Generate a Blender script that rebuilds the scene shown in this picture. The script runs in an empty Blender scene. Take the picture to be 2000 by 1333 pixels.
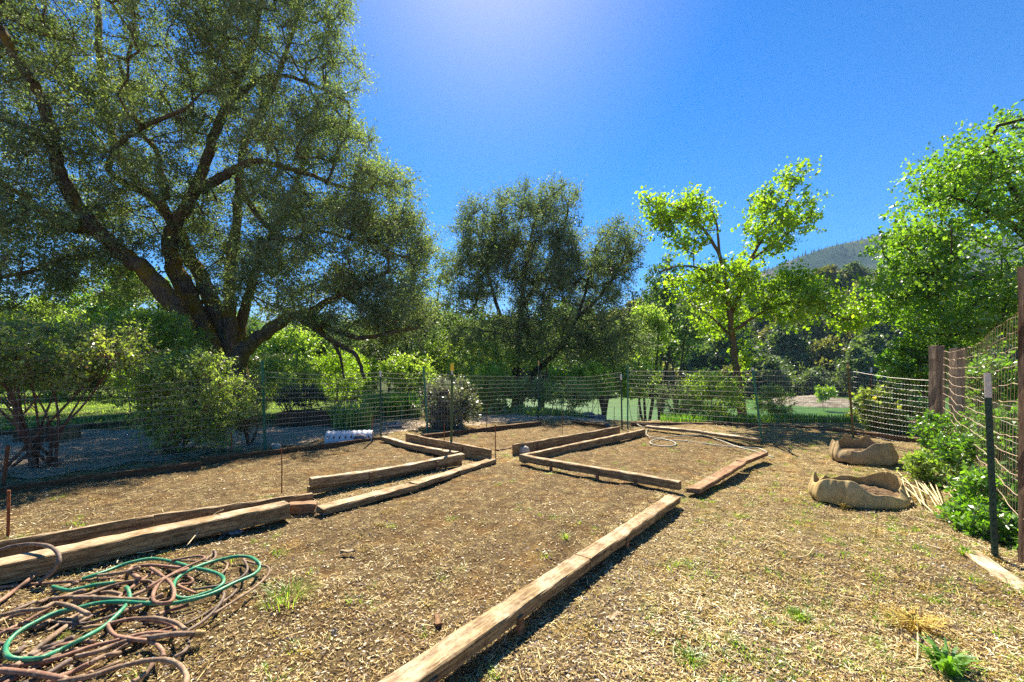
import bpy, math, random
import numpy as np
from mathutils import Vector
SC = bpy.context.scene
R = math.radians
F = 860.0; HOR = 715.0; EYE = 1.5
# ---------------------------------------------------------------- camera
cam_d = bpy.data.cameras.new('camera'); cam = bpy.data.objects.new('camera', cam_d)
SC.collection.objects.link(cam); SC.camera = cam
cam.location = (0, 0, EYE); cam.rotation_euler = (R(90), 0, 0)
cam_d.sensor_width = 36; cam_d.lens = F/2000*36
cam_d.shift_y = (HOR-666.5)/2000
cam_d.clip_start = 0.05; cam_d.clip_end = 5000
# ---------------------------------------------------------------- sky and sun
SUN_EL, SUN_AZ = 49.0, -3.0          # azimuth measured from straight ahead, to the right
w = bpy.data.worlds.new('World'); SC.world = w; w.use_nodes = True
nt = w.node_tree; bg = nt.nodes['Background']
sky = nt.nodes.new('ShaderNodeTexSky'); sky.sky_type = 'NISHITA'; sky.sun_disc = False
sky.sun_elevation = R(SUN_EL); sky.sun_rotation = R(SUN_AZ)
sky.altitude = 900; sky.air_density = 1.0; sky.dust_density = 0.7; sky.ozone_density = 5.0
hs = nt.nodes.new('ShaderNodeHueSaturation'); hs.inputs['Saturation'].default_value = 1.55; hs.inputs['Value'].default_value = .90
tint = nt.nodes.new('ShaderNodeMix'); tint.data_type = 'RGBA'; tint.blend_type = 'MULTIPLY'; tint.inputs[0].default_value = 1; tint.inputs[7].default_value = (.98, .85, .93, 1)
nt.links.new(sky.outputs[0], hs.inputs['Color']); nt.links.new(hs.outputs[0], tint.inputs[6]); nt.links.new(tint.outputs[2], bg.inputs[0])
bg.inputs[1].default_value = 0.068
sd = bpy.data.lights.new('sun', 'SUN'); sd.energy = 5.0; sd.angle = R(0.5); sd.color = (1.0, 0.91, 0.76)
sun = bpy.data.objects.new('sun', sd); SC.collection.objects.link(sun)
dirv = Vector((math.sin(R(SUN_AZ))*math.cos(R(SUN_EL)), math.cos(R(SUN_AZ))*math.cos(R(SUN_EL)), math.sin(R(SUN_EL))))
sun.rotation_euler = dirv.to_track_quat('Z', 'Y').to_euler(); sun.location = dirv*60
SC.view_settings.view_transform = 'Standard'; SC.view_settings.look = 'None'
SC.view_settings.exposure = 1.66; SC.view_settings.gamma = 1
SC.render.engine = 'CYCLES'
SC.cycles.max_bounces = 8; SC.cycles.transmission_bounces = 4; SC.cycles.diffuse_bounces = 4
SC.cycles.glossy_bounces = 2; SC.cycles.transparent_max_bounces = 8; SC.cycles.volume_bounces = 0
SC.cycles.use_denoising = False
rng = np.random.default_rng(7); random.seed(7)
# ---------------------------------------------------------------- helpers
COL = SC.collection
def gp(px, py, z=0.0):
    Y = F*(EYE-z)/(py-HOR); return np.array([(px-1000)/F*Y, Y, z])
def at(px, py, Y):
    return np.array([(px-1000)/F*Y, Y, EYE-(py-HOR)/F*Y])
def sm(t):
    t = np.clip(t, 0, 1); return t*t*(3-2*t)
def setp(o, label=None, cat=None, group=None, kind=None):
    if label: o['label'] = label
    if cat: o['category'] = cat
    if group: o['group'] = group
    if kind: o['kind'] = kind
    return o
def root(name, loc, label, cat, group=None, rz=0.0):
    o = bpy.data.objects.new(name, None); COL.objects.link(o)
    o.location = [float(v) for v in loc]; o.rotation_euler = (0, 0, rz); o.empty_display_size = .1
    return setp(o, label, cat, group)
def mk(name, V, Q, mat, parent=None, loc=(0, 0, 0), tone=None, smooth=False, T=None):
    """V (n,3) world coordinates; Q (m,4) quads; T (k,3) triangles."""
    V = np.asarray(V, dtype=np.float64)
    off = np.array(parent.location) if parent is not None and parent.parent is None else np.array(loc, float)
    if parent is not None and parent.parent is not None: off = np.array(parent.parent.location)
    V = (V-off).astype(np.float32)
    Q = np.zeros((0, 4), int) if Q is None else np.asarray(Q, int).reshape(-1, 4)
    T = np.zeros((0, 3), int) if T is None else np.asarray(T, int).reshape(-1, 3)
    me = bpy.data.meshes.new(name)
    nv, nq, ntt = len(V), len(Q), len(T)
    me.vertices.add(nv); me.vertices.foreach_set('co', V.ravel())
    li = np.concatenate([Q.ravel(), T.ravel()]).astype(np.int32)
    me.loops.add(len(li)); me.loops.foreach_set('vertex_index', li)
    me.polygons.add(nq+ntt)
    st = np.concatenate([np.arange(nq)*4, nq*4+np.arange(ntt)*3]).astype(np.int32)
    me.polygons.foreach_set('loop_start', st)
    me.polygons.foreach_set('use_smooth', np.full(nq+ntt, smooth, dtype=bool))
    if tone is not None:
        a = me.attributes.new('tone', 'FLOAT', 'POINT'); a.data.foreach_set('value', np.asarray(tone, np.float32))
    me.update(calc_edges=True); me.validate()
    me.materials.append(mat)
    o = bpy.data.objects.new(name, me); COL.objects.link(o)
    if parent is not None:
        o.parent = parent
    else: o.location = [float(v) for v in loc]
    return o
class MB:
    def __init__(s): s.V = []; s.Q = []; s.T = []; s.n = 0
    def add(s, V, Q=None, T=None):
        V = np.asarray(V, float).reshape(-1, 3)
        if Q is not None and len(Q): s.Q.append(np.asarray(Q, int).reshape(-1, 4)+s.n)
        if T is not None and len(T): s.T.append(np.asarray(T, int).reshape(-1, 3)+s.n)
        s.V.append(V); s.n += len(V)
    def out(s):
        return (np.concatenate(s.V), np.concatenate(s.Q) if s.Q else None, np.concatenate(s.T) if s.T else None)
    def build(s, name, mat, parent=None, loc=(0, 0, 0), smooth=False):
        V, Q, T = s.out(); return mk(name, V, Q, mat, parent, loc, smooth=smooth, T=T)
def crom(P, n=6):
    P = np.asarray(P, float); P = np.vstack([2*P[0]-P[1], P, 2*P[-1]-P[-2]]); out = []
    for i in range(1, len(P)-2):
        for k in range(n):
            t = k/n
            out.append(.5*((2*P[i])+(-P[i-1]+P[i+1])*t+(2*P[i-1]-5*P[i]+4*P[i+1]-P[i+2])*t*t+(-P[i-1]+3*P[i]-3*P[i+1]+P[i+2])*t**3))
    out.append(P[-2]); return np.array(out)
def tube(P, r, k=8, cap=True, flat=1.0, rough=0.0):
    P = np.asarray(P, float); n = len(P); r = np.broadcast_to(np.asarray(r, float), (n,)).copy()
    d = np.gradient(P, axis=0); d /= np.linalg.norm(d, axis=1)[:, None]+1e-9
    u = np.cross(d[0], [0, 0, 1.0]);
    if np.linalg.norm(u) < 1e-3: u = np.array([1.0, 0, 0])
    u /= np.linalg.norm(u); V = []
    a = np.arange(k)/k*2*np.pi
    for i in range(n):
        u = u-d[i]*np.dot(u, d[i]); u /= np.linalg.norm(u)+1e-9; v = np.cross(u, d[i])
        rr = r[i]*(1+rough*rng.normal(size=k)) if rough else r[i]*np.ones(k)
        V.append(P[i]+(np.cos(a)*rr)[:, None]*u+(np.sin(a)*rr*flat)[:, None]*v)
    V = np.vstack(V); i = np.arange(n-1)[:, None]*k; j = np.arange(k)[None]; j2 = (j+1) % k
    Q = np.stack([i+j, i+j2, i+k+j2, i+k+j], -1).reshape(-1, 4); T = []
    if cap:
        c0 = len(V); V = np.vstack([V, P[0], P[-1]])
        for j in range(k):
            T.append((c0, (j+1) % k, j)); b = (n-1)*k; T.append((c0+1, b+j, b+(j+1) % k))
    return V, Q, np.array(T) if T else None
def prisms(P0, P1, r0, r1, k=4):
    P0 = np.asarray(P0, float); P1 = np.asarray(P1, float); n = len(P0)
    d = P1-P0; d /= np.linalg.norm(d, axis=1)[:, None]+1e-9
    up = np.where(np.abs(d[:, 2:3]) > .9, [[1.0, 0, 0]], [[0, 0, 1.0]])
    u = np.cross(d, up); u /= np.linalg.norm(u, axis=1)[:, None]+1e-9; v = np.cross(u, d)
    a = np.arange(k)/k*2*np.pi
    r0 = np.broadcast_to(r0, (n,)); r1 = np.broadcast_to(r1, (n,))
    o = np.cos(a)[None, :, None]*u[:, None]+np.sin(a)[None, :, None]*v[:, None]
    V = np.concatenate([P0[:, None]+o*r0[:, None, None], P1[:, None]+o*r1[:, None, None]], 1)
    b = (np.arange(n)*2*k)[:, None]; j = np.arange(k)[None]; j2 = (j+1) % k
    Q = np.stack([b+j, b+j2, b+k+j2, b+k+j], -1).reshape(-1, 4)
    return V.reshape(-1, 3), Q
def unit(n):
    v = rng.normal(size=(n, 3)); return v/np.linalg.norm(v, axis=1)[:, None]
def kites(C, A, L, W, flat=0.0):
    """leaf shaped quads. flat -> normals leaning to vertical"""
    n = len(C); b = unit(n)
    if flat: b[:, 2] *= (1-flat)
    b = b-A*np.sum(A*b, 1)[:, None]; b /= np.linalg.norm(b, axis=1)[:, None]+1e-9
    L = np.broadcast_to(L, (n,))[:, None]; W = np.broadcast_to(W, (n,))[:, None]
    m = C+A*L*.45
    V = np.stack([C, m+b*W*.5, C+A*L, m-b*W*.5], 1).reshape(-1, 3)
    return V, np.arange(4*n).reshape(-1, 4)
# ---------------------------------------------------------------- materials
def mat(name):
    m = bpy.data.materials.new(name); m.use_nodes = True; n = m.node_tree; n.nodes.clear()
    o = n.nodes.new('ShaderNodeOutputMaterial'); return m, n, o
def nd(n, t, **k):
    x = n.nodes.new(t)
    for a, v in k.items():
        if a.startswith('i_'):
            key = a[2:]; key = int(key) if key.isdigit() else key.replace('_', ' ')
            x.inputs[key].default_value = v
        else: setattr(x, a, v)
    return x
def ramp(n, src, stops):
    r = n.nodes.new('ShaderNodeValToRGB'); e = r.color_ramp.elements
    while len(e) < len(stops): e.new(.5)
    for i, (p, c) in enumerate(stops):
        e[i].position = p; e[i].color = (*c, 1) if len(c) == 3 else c
    n.links.new(src, r.inputs[0]); return r.outputs[0]
def noise(n, vec, scale, detail=4, rough=.6, dist=0):
    x = nd(n, 'ShaderNodeTexNoise'); x.inputs['Scale'].default_value = scale; x.inputs['Detail'].default_value = detail
    x.inputs['Roughness'].default_value = rough; x.inputs['Distortion'].default_value = dist
    if vec is not None: n.links.new(vec, x.inputs['Vector'])
    return x.outputs[0]
def coord(n, kind='Object', scale=None):
    c = nd(n, 'ShaderNodeTexCoord').outputs[kind]
    if kind == 'World': pass
    if scale:
        m = nd(n, 'ShaderNodeMapping'); m.inputs['Scale'].default_value = scale; n.links.new(c, m.inputs[0]); c = m.outputs[0]
    return c
def mix(n, fac, a, b, mode='MIX'):
    x = nd(n, 'ShaderNodeMix', data_type='RGBA', blend_type=mode)
    for s, v in ((0, fac), (6, a), (7, b)):
        if isinstance(v, (float, int)): x.inputs[s].default_value = v
        elif isinstance(v, tuple): x.inputs[s].default_value = (*v, 1)
        else: n.links.new(v, x.inputs[s])
    return x.outputs[2]
def leafmat(name, stops, trans=.45, gloss=.12, rough=.38, tcol=None):
    m, n, o = mat(name)
    a = nd(n, 'ShaderNodeAttribute', attribute_name='tone').outputs['Fac']
    c = ramp(n, a, stops)
    oi = nd(n, 'ShaderNodeObjectInfo').outputs['Random']
    hv = nd(n, 'ShaderNodeHueSaturation'); n.links.new(c, hv.inputs['Color'])
    mr = nd(n, 'ShaderNodeMapRange'); mr.inputs[3].default_value = .85; mr.inputs[4].default_value = 1.15; n.links.new(oi, mr.inputs[0])
    n.links.new(mr.outputs[0], hv.inputs['Value']); c = hv.outputs[0]
    d = nd(n, 'ShaderNodeBsdfDiffuse'); n.links.new(c, d.inputs[0])
    t = nd(n, 'ShaderNodeBsdfTranslucent')
    tc = mix(n, .75, c, tcol or (1.75, 1.9, .5), 'MULTIPLY'); n.links.new(tc, t.inputs[0])
    s = nd(n, 'ShaderNodeMixShader'); s.inputs[0].default_value = trans
    n.links.new(d.outputs[0], s.inputs[1]); n.links.new(t.outputs[0], s.inputs[2])
    g = nd(n, 'ShaderNodeBsdfGlossy'); g.inputs['Roughness'].default_value = rough; g.inputs[0].default_value = (1, 1, 1, 1)
    s2 = nd(n, 'ShaderNodeMixShader'); s2.inputs[0].default_value = gloss
    n.links.new(s.outputs[0], s2.inputs[1]); n.links.new(g.outputs[0], s2.inputs[2])
    n.links.new(s2.outputs[0], o.inputs[0]); return m
def solid(name, col, rough=.7, scale=20, var=.35, bump=.3, metal=0, kind='Object', bscale=None, spec=.3):
    m, n, o = mat(name); p = nd(n, 'ShaderNodeBsdfPrincipled'); c = coord(n, kind)
    f = noise(n, c, scale, 6, .65)
    cc = ramp(n, f, [(.3, tuple(v*(1-var) for v in col)), (.7, tuple(min(1, v*(1+var)) for v in col))])
    n.links.new(cc, p.inputs['Base Color']); p.inputs['Roughness'].default_value = rough; p.inputs['Metallic'].default_value = metal
    p.inputs['Specular IOR Level'].default_value = spec
    if bump:
        b = nd(n, 'ShaderNodeBump'); b.inputs['Strength'].default_value = bump; b.inputs['Distance'].default_value = .02
        n.links.new(noise(n, c, bscale or scale*3, 5, .7), b.inputs['Height']); n.links.new(b.outputs[0], p.inputs['Normal'])
    n.links.new(p.outputs[0], o.inputs[0]); return m
def twotone(name, c1, c2, scale, rough=.7, lo=.42, hi=.58, bump=.3, spec=.3, stretch=None):
    m, n, o = mat(name); p = nd(n, 'ShaderNodeBsdfPrincipled'); c = coord(n, 'Object', stretch)
    f = noise(n, c, scale, 6, .7); fine = noise(n, c, scale*8, 4, .7)
    cc = ramp(n, f, [(lo, c1), (hi, c2)])
    cc = mix(n, .5, cc, ramp(n, fine, [(.3, (.55, .55, .55)), (.7, (1.35, 1.35, 1.35))]), 'MULTIPLY')
    n.links.new(cc, p.inputs['Base Color']); p.inputs['Roughness'].default_value = rough
    p.inputs['Specular IOR Level'].default_value = spec
    b = nd(n, 'ShaderNodeBump'); b.inputs['Strength'].default_value = bump; b.inputs['Distance'].default_value = .02
    n.links.new(fine, b.inputs['Height']); n.links.new(b.outputs[0], p.inputs['Normal'])
    n.links.new(p.outputs[0], o.inputs[0]); return m
def barkmat(name, dark, light, moss=None, mossamt=.5, scale=6):
    m, n, o = mat(name); p = nd(n, 'ShaderNodeBsdfPrincipled'); c = coord(n, 'Object', (1, 1, .35))
    f = noise(n, c, scale*2.2, 8, .75, .6); cc = ramp(n, f, [(.35, dark), (.68, light)])
    if moss:
        g = noise(n, coord(n, 'Object'), 1.7, 4, .6)
        nz = nd(n, 'ShaderNodeSeparateXYZ'); n.links.new(nd(n, 'ShaderNodeNewGeometry').outputs['Normal'], nz.inputs[0])
        ad = nd(n, 'ShaderNodeMath', operation='MULTIPLY_ADD'); n.links.new(nz.outputs[2], ad.inputs[0]); ad.inputs[1].default_value = .16; n.links.new(g, ad.inputs[2])
        fac = ramp(n, ad.outputs[0], [(.62-.2*mossamt, (0, 0, 0)), (.75-.2*mossamt, (1, 1, 1))])
        cc = mix(n, fac, cc, moss)
    n.links.new(cc, p.inputs['Base Color']); p.inputs['Roughness'].default_value = .92; p.inputs['Specular IOR Level'].default_value = .1
    b = nd(n, 'ShaderNodeBump'); b.inputs['Strength'].default_value = .9; b.inputs['Distance'].default_value = .06
    n.links.new(f, b.inputs['Height']); n.links.new(b.outputs[0], p.inputs['Normal'])
    n.links.new(p.outputs[0], o.inputs[0]); return m
M = {}
M['oak'] = leafmat('oak_leaf', [(0, (.050, .075, .022)), (.5, (.125, .172, .060)), (1, (.33, .37, .17))], .46, .05, .5, (1.6, 1.85, .6))
M['oak2'] = leafmat('grey_oak_leaf', [(0, (.050, .080, .028)), (.5, (.128, .182, .075)), (1, (.32, .37, .19))], .46, .05, .5, (1.6, 1.85, .6))
M['maple'] = leafmat('maple_leaf', [(0, (.10, .20, .012)), (.5, (.22, .35, .02)), (1, (.36, .48, .04))], .58, .05, .45)
M['maple2'] = leafmat('deep_maple_leaf', [(0, (.06, .15, .012)), (.5, (.14, .27, .02)), (1, (.28, .42, .04))], .55, .06, .42)
M['bush'] = leafmat('bush_leaf', [(0, (.07, .13, .02)), (.5, (.21, .31, .05)), (1, (.46, .54, .15))], .5, .06, .4)
M['bright'] = leafmat('bright_leaf', [(0, (.09, .18, .012)), (.5, (.20, .33, .022)), (1, (.38, .48, .05))], .52, .05, .45)
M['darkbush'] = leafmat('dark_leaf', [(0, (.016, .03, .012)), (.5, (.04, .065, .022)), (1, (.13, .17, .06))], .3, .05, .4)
M['silver'] = leafmat('glossy_leaf', [(0, (.03, .045, .02)), (.5, (.07, .09, .045)), (1, (.45, .48, .32))], .32, .08, .35)
M['shrub'] = leafmat('light_shrub_leaf', [(0, (.09, .16, .025)), (.5, (.27, .37, .07)), (1, (.60, .66, .24))], .58, .06, .45)
M['rosemary'] = leafmat('needle_leaf', [(0, (.10, .13, .03)), (.5, (.20, .23, .06)), (1, (.32, .33, .11))], .4, .05, .5)
M['far'] = leafmat('far_leaf', [(0, (.022, .042, .014)), (.5, (.08, .13, .034)), (1, (.21, .27, .07))], .4, .05, .5)
M['far2'] = leafmat('far_olive_leaf', [(0, (.035, .045, .012)), (.5, (.15, .155, .035)), (1, (.32, .31, .08))], .4, .05, .5)
M['far3'] = leafmat('far_bright_leaf', [(0, (.03, .07, .02)), (.5, (.085, .16, .035)), (1, (.18, .29, .06))], .4, .05, .5)
M['vine'] = leafmat('vine_leaf', [(0, (.08, .14, .02)), (.6, (.26, .34, .06)), (.9, (.50, .52, .17)), (1, (.55, .27, .06))], .5, .06, .4)
M['nettle'] = leafmat('weed_leaf', [(0, (.05, .13, .012)), (.5, (.12, .26, .02)), (1, (.22, .38, .04))], .5, .06, .4)
M['bark'] = barkmat('oak_bark', (.03, .020, .013), (.23, .17, .11), (.20, .13, .018), .55)
M['twig'] = solid('twig_bark', (.20, .165, .12), .9, 12, .5, .2)
M['bark2'] = barkmat('dark_bark', (.02, .014, .01), (.13, .10, .07), (.05, .055, .015), .2)
M['bark3'] = barkmat('sapling_bark', (.05, .035, .02), (.30, .23, .13), (.20, .12, .03), .5, 10)
M['stem'] = solid('brown_stem', (.15, .075, .045), .9, 15, .5, .3)
# ---------------------------------------------------------------- ground shape
rn = np.random.default_rng(3)
WV = [(rn.uniform(-1, 1, 2)*f, rn.uniform(0, 6.28), a) for f, a in ((.7, .02), (1.6, .014), (3.2, .009), (6, .006), (11, .005), (17, .004)) for _ in range(4)]
def lump(x, y):
    z = 0*x
    for k, ph, a in WV: z = z+a*np.sin(k[0]*x*1.4+k[1]*y*1.4+ph)*.6
    return z
def hillfac(a):
    return np.interp(a, [-1.5, -.6, -.2, .2, .36, .55, .78, .95, 1.3, 2], [.05, .08, .36, .52, .60, .68, 1.0, .98, .9, .7])
def gz(x, y):
    x = np.asarray(x, float); y = np.asarray(y, float)
    e = 11.5+1.9*sm((2.6-x)/2)+32*sm((1.0-x)/8)+.25*np.sin(x*.6)
    z = lump(x, y)*np.where(y < 40, 1, 0)-4.6*sm((y-e)/13)
    a = x/np.maximum(y, 1)
    up = 23.5*hillfac(a)*sm((y-60)/85)*1.32
    z = z+np.clip(up, 0, None)*np.where(y > 60, 1, 0)
    z = z+np.where(y > 60, 1.0*np.sin(x*.13+y*.07)*sm((y-60)/20), 0)
    return z
def grid(xs, ys, zf, dz=0):
    X, Yg = np.meshgrid(xs, ys); Z = zf(X, Yg)+dz
    V = np.stack([X, Yg, Z], -1).reshape(-1, 3); nx, ny = len(xs), len(ys)
    i = np.arange(ny-1)[:, None]*nx+np.arange(nx-1)[None]
    return V, np.stack([i, i+1, i+nx+1, i+nx], -1).reshape(-1, 4)
xs = np.concatenate([-np.geomspace(1500, 10, 46), np.arange(-9.5, 9.5, .09), np.geomspace(10, 1500, 46)])
ys = np.concatenate([np.arange(-60, -1, 6.0), np.arange(-1, 14, .09), np.geomspace(14.2, 150, 90), np.geomspace(160, 1600, 20)])
V, Q = grid(xs, ys, gz)
inb = lambda P, x, y: None
# planting-bed outlines (soil colour follows them)
def poly_in(poly, x, y):
    c = np.zeros(x.shape, bool); n = len(poly); j = n-1
    for i in range(n):
        xi, yi = poly[i]; xj, yj = poly[j]
        s = ((yi > y) != (yj > y)) & (x < (xj-xi)*(y-yi)/(yj-yi+1e-12)+xi); c ^= s; j = i
    return c
BEDS = [[gp(620, 1005)[:2], gp(990, 905)[:2], gp(1300, 955)[:2], gp(900, 1250)[:2], gp(700, 1400)[:2], gp(-400, 1500)[:2], gp(-300, 1180)[:2]],
        [gp(1040, 892)[:2], gp(1262, 842)[:2], gp(1484, 866)[:2], gp(1335, 945)[:2]],
        [gp(-200, 1095)[:2], gp(600, 960)[:2], gp(880, 895)[:2], gp(745, 860)[:2], gp(400, 905)[:2], gp(0, 960)[:2], gp(-200, 990)[:2]],
        [gp(835, 855)[:2], gp(960, 888)[:2], gp(1205, 838)[:2], gp(1178, 830)[:2], gp(1060, 826)[:2]]]
def bedmask(x, y):
    m = np.zeros(x.shape)
    for b in BEDS: m = np.maximum(m, poly_in(b, x, y).astype(float))
    return m
tone = bedmask(V[:, 0], V[:, 1])
m, n, o = mat('straw_ground'); M['ground'] = m
p = nd(n, 'ShaderNodeBsdfPrincipled'); c = coord(n, 'Object'); t = nd(n, 'ShaderNodeAttribute', attribute_name='tone').outputs['Fac']
cs = coord(n, 'Object', (1, 2.2, 1))
fine = noise(n, cs, 55, 8, .8); mid = noise(n, c, 9, 6, .7); big = noise(n, c, 1.1, 5, .6); vfine = noise(n, c, 160, 3, .7)
straw = ramp(n, fine, [(.33, (.06, .044, .022)), (.45, (.27, .20, .085)), (.56, (.54, .42, .19)), (.72, (.82, .70, .40))])
soil = ramp(n, fine, [(.34, (.028, .020, .011)), (.48, (.135, .088, .042)), (.60, (.33, .225, .098)), (.74, (.60, .45, .22))])
cc = mix(n, ramp(n, mid, [(.40, (0, 0, 0)), (.60, (1, 1, 1))]), straw, soil)
cc2 = mix(n, ramp(n, mid, [(.30, (0, 0, 0)), (.52, (1, 1, 1))]), straw, soil)
cc = mix(n, t, cc, cc2)
rust = ramp(n, noise(n, c, 2.3, 4, .6), [(.5, (1, 1, 1)), (.66, (1.12, .96, .78))])
cc = mix(n, 1.0, cc, rust, 'MULTIPLY')
gm = mix(n, t, ramp(n, big, [(.52, (0, 0, 0)), (.68, (.55, .55, .55))]), (0.0, 0.0, 0.0))
blot = ramp(n, noise(n, c, 4.2, 7, .75), [(.34, (.62, .58, .54)), (.50, (1, 1, 1)), (.66, (1.12, 1.10, 1.04))])
cc = mix(n, 1.0, cc, blot, 'MULTIPLY')
green = mix(n, gm, cc, mix(n, .6, cc, (.34, .33, .07)))
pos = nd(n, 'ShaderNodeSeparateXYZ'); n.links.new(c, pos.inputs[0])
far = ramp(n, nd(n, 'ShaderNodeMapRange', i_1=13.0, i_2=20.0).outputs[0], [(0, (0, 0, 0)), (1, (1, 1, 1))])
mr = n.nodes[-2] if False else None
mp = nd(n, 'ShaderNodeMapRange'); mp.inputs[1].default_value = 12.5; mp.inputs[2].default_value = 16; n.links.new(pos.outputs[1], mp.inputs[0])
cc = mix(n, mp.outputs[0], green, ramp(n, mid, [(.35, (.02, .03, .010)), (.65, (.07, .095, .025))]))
n.links.new(cc, p.inputs['Base Color']); p.inputs['Roughness'].default_value = .95; p.inputs['Specular IOR Level'].default_value = .1
b = nd(n, 'ShaderNodeBump'); b.inputs['Strength'].default_value = 1.0; b.inputs['Distance'].default_value = .035
hh = nd(n, 'ShaderNodeMath', operation='ADD'); n.links.new(fine, hh.inputs[0]); n.links.new(mid, hh.inputs[1])
n.links.new(hh.outputs[0], b.inputs['Height']); n.links.new(b.outputs[0], p.inputs['Normal']); n.links.new(p.outputs[0], o.inputs[0])
setp(mk('ground', V, Q, M['ground'], tone=tone, smooth=True), kind='structure')
# gravel path and lawn beyond the left fence
M['gravel'] = twotone('grey_gravel', (.28, .215, .145), (.64, .50, .33), 26, .95, .4, .6, 1.0, .1)
M['lawn'] = twotone('lawn_turf', (.045, .08, .012), (.12, .17, .025), 3, .95, .4, .62, .8, .1)
def sheet(name, poly, dz, mt, step=.22, jag=.12):
    poly = np.array(poly); lo = poly.min(0); hi = poly.max(0)
    xs = np.arange(lo[0], hi[0]+step, step); ys = np.arange(lo[1], hi[1]+step, step)
    V, Q = grid(xs, ys, gz, dz); C = V[Q].mean(1)
    keep = poly_in([tuple(q) for q in poly], C[:, 0]+jag*np.sin(C[:, 1]*5)+.06*np.sin(C[:, 1]*17), C[:, 1]+jag*np.sin(C[:, 0]*4)+.05*np.sin(C[:, 0]*19))
    Q = Q[keep]; u, inv = np.unique(Q, return_inverse=True)
    return setp(mk(name, V[u], inv.reshape(-1, 4), mt, smooth=True), kind='structure')
sheet('gravel_path', [(-14, 4.6), (-6.3, 5.75), (-4.6, 8.25), (-2.9, 9.4), (-1.6, 10.5), (1.2, 12.6), (2.4, 11.6), (2.9, 12.2), (1.0, 14.2), (-2.2, 12.4), (-4.0, 11.4), (-8.0, 10.6), (-9.3, 10.2), (-14, 9.6)], .012, M['gravel'])
sheet('lawn', [(-60, 9.4), (-14, 9.85), (-9.3, 10.45), (-7.0, 11.1), (-6.2, 14.0), (-9, 30), (-60, 40)], .010, M['lawn'], .4, .2)
# river
m, n, o = mat('river_water'); M['water'] = m; p = nd(n, 'ShaderNodeBsdfPrincipled'); c = coord(n, 'Object', (.5, 1.6, 1))
f = noise(n, c, .9, 7, .7, .4)
n.links.new(ramp(n, f, [(.35, (.030, .085, .012)), (.6, (.062, .145, .020)), (.78, (.26, .36, .15))]), p.inputs['Base Color'])
p.inputs['Roughness'].default_value = .4; p.inputs['Specular IOR Level'].default_value = .08
b = nd(n, 'ShaderNodeBump'); b.inputs['Strength'].default_value = .5; b.inputs['Distance'].default_value = .15
n.links.new(noise(n, c, 2.5, 6, .7), b.inputs['Height']); n.links.new(b.outputs[0], p.inputs['Normal']); n.links.new(p.outputs[0], o.inputs[0])
V, Q = grid(np.linspace(-400, 600, 60), np.linspace(14, 80, 40), lambda x, y: 0*x-3.0)
setp(mk('river', V, Q, M['water']), kind='structure')
# gravel bar in the river
M['bar'] = twotone('pale_river_gravel', (.15, .12, .08), (.32, .28, .21), 1.2, .95, .4, .6, .8, .1)
c0 = at(1590, 783, 50)
xs_, ys_ = np.linspace(-5, 8, 60), np.linspace(-5, 8, 30)
V, Q = grid(xs_, ys_, lambda x, y: -4.0+1.9*np.clip(1-(np.abs((x-1.5)/6)**2+np.abs((y-1.5)/6)**2), 0, 1)**.5+.12*np.sin(x*1.7+y)*np.cos(y*2.1))
V[:, 0] += c0[0]; V[:, 1] += 51
setp(mk('river_gravel_bar', V, Q, M['bar'], smooth=True), kind='structure')
# distant ridge
RPX = np.array([-3000, -1500, -300, 0, 130, 300, 500, 700, 900, 1100, 1250, 1360, 1440, 1510, 1560, 1620, 1680, 1730, 1800, 1900, 2000, 2300, 3500, 6000])
RPY = np.array([640, 620, 604, 598, 600, 606, 625, 640, 640, 625, 600, 568, 545, 522, 502, 481, 468, 456, 448, 452, 462, 480, 520, 560])
def ridge_z(x, y):
    a = x/760*F+1000; top = EYE+(HOR-np.interp(a, RPX, RPY))/F*760
    t = (y-420)/340
    s = np.where(t < 1, np.clip(t, 0, 1)**.85, np.clip(1-(t-1)*.7, .2, 1))
    nz = 6*np.sin(x*.021+1)+5*np.sin(x*.047+y*.02)+3*np.sin(x*.11+y*.05)+7*np.sin(x*.03-y*.035)
    return -6+(top+6)*s+nz*np.clip(t, 0, 1)*(np.clip(np.abs(t-1)*3, 0, 1))
m, n, o = mat('forested_mountain'); M['ridge'] = m; p = nd(n, 'ShaderNodeBsdfPrincipled'); c = coord(n, 'Object')
f = noise(n, c, .012, 6, .65); g = noise(n, coord(n, 'Object', (1, 1, .3)), .25, 5, .8)
cc = ramp(n, f, [(.42, (.028, .055, .030)), (.52, (.06, .085, .04)), (.60, (.17, .13, .12))])
cc = mix(n, .8, cc, ramp(n, g, [(.35, (.35, .35, .35)), (.65, (1.6, 1.6, 1.6))]), 'MULTIPLY')
n.links.new(cc, p.inputs['Base Color']); p.inputs['Roughness'].default_value = 1; p.inputs['Specular IOR Level'].default_value = 0
n.links.new(p.outputs[0], o.inputs[0])
V, Q = grid(np.linspace(-1400, 1700, 320), np.linspace(420, 1050, 70), ridge_z)
setp(mk('hills', V, Q, M['ridge'], smooth=True), kind='structure')
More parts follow.
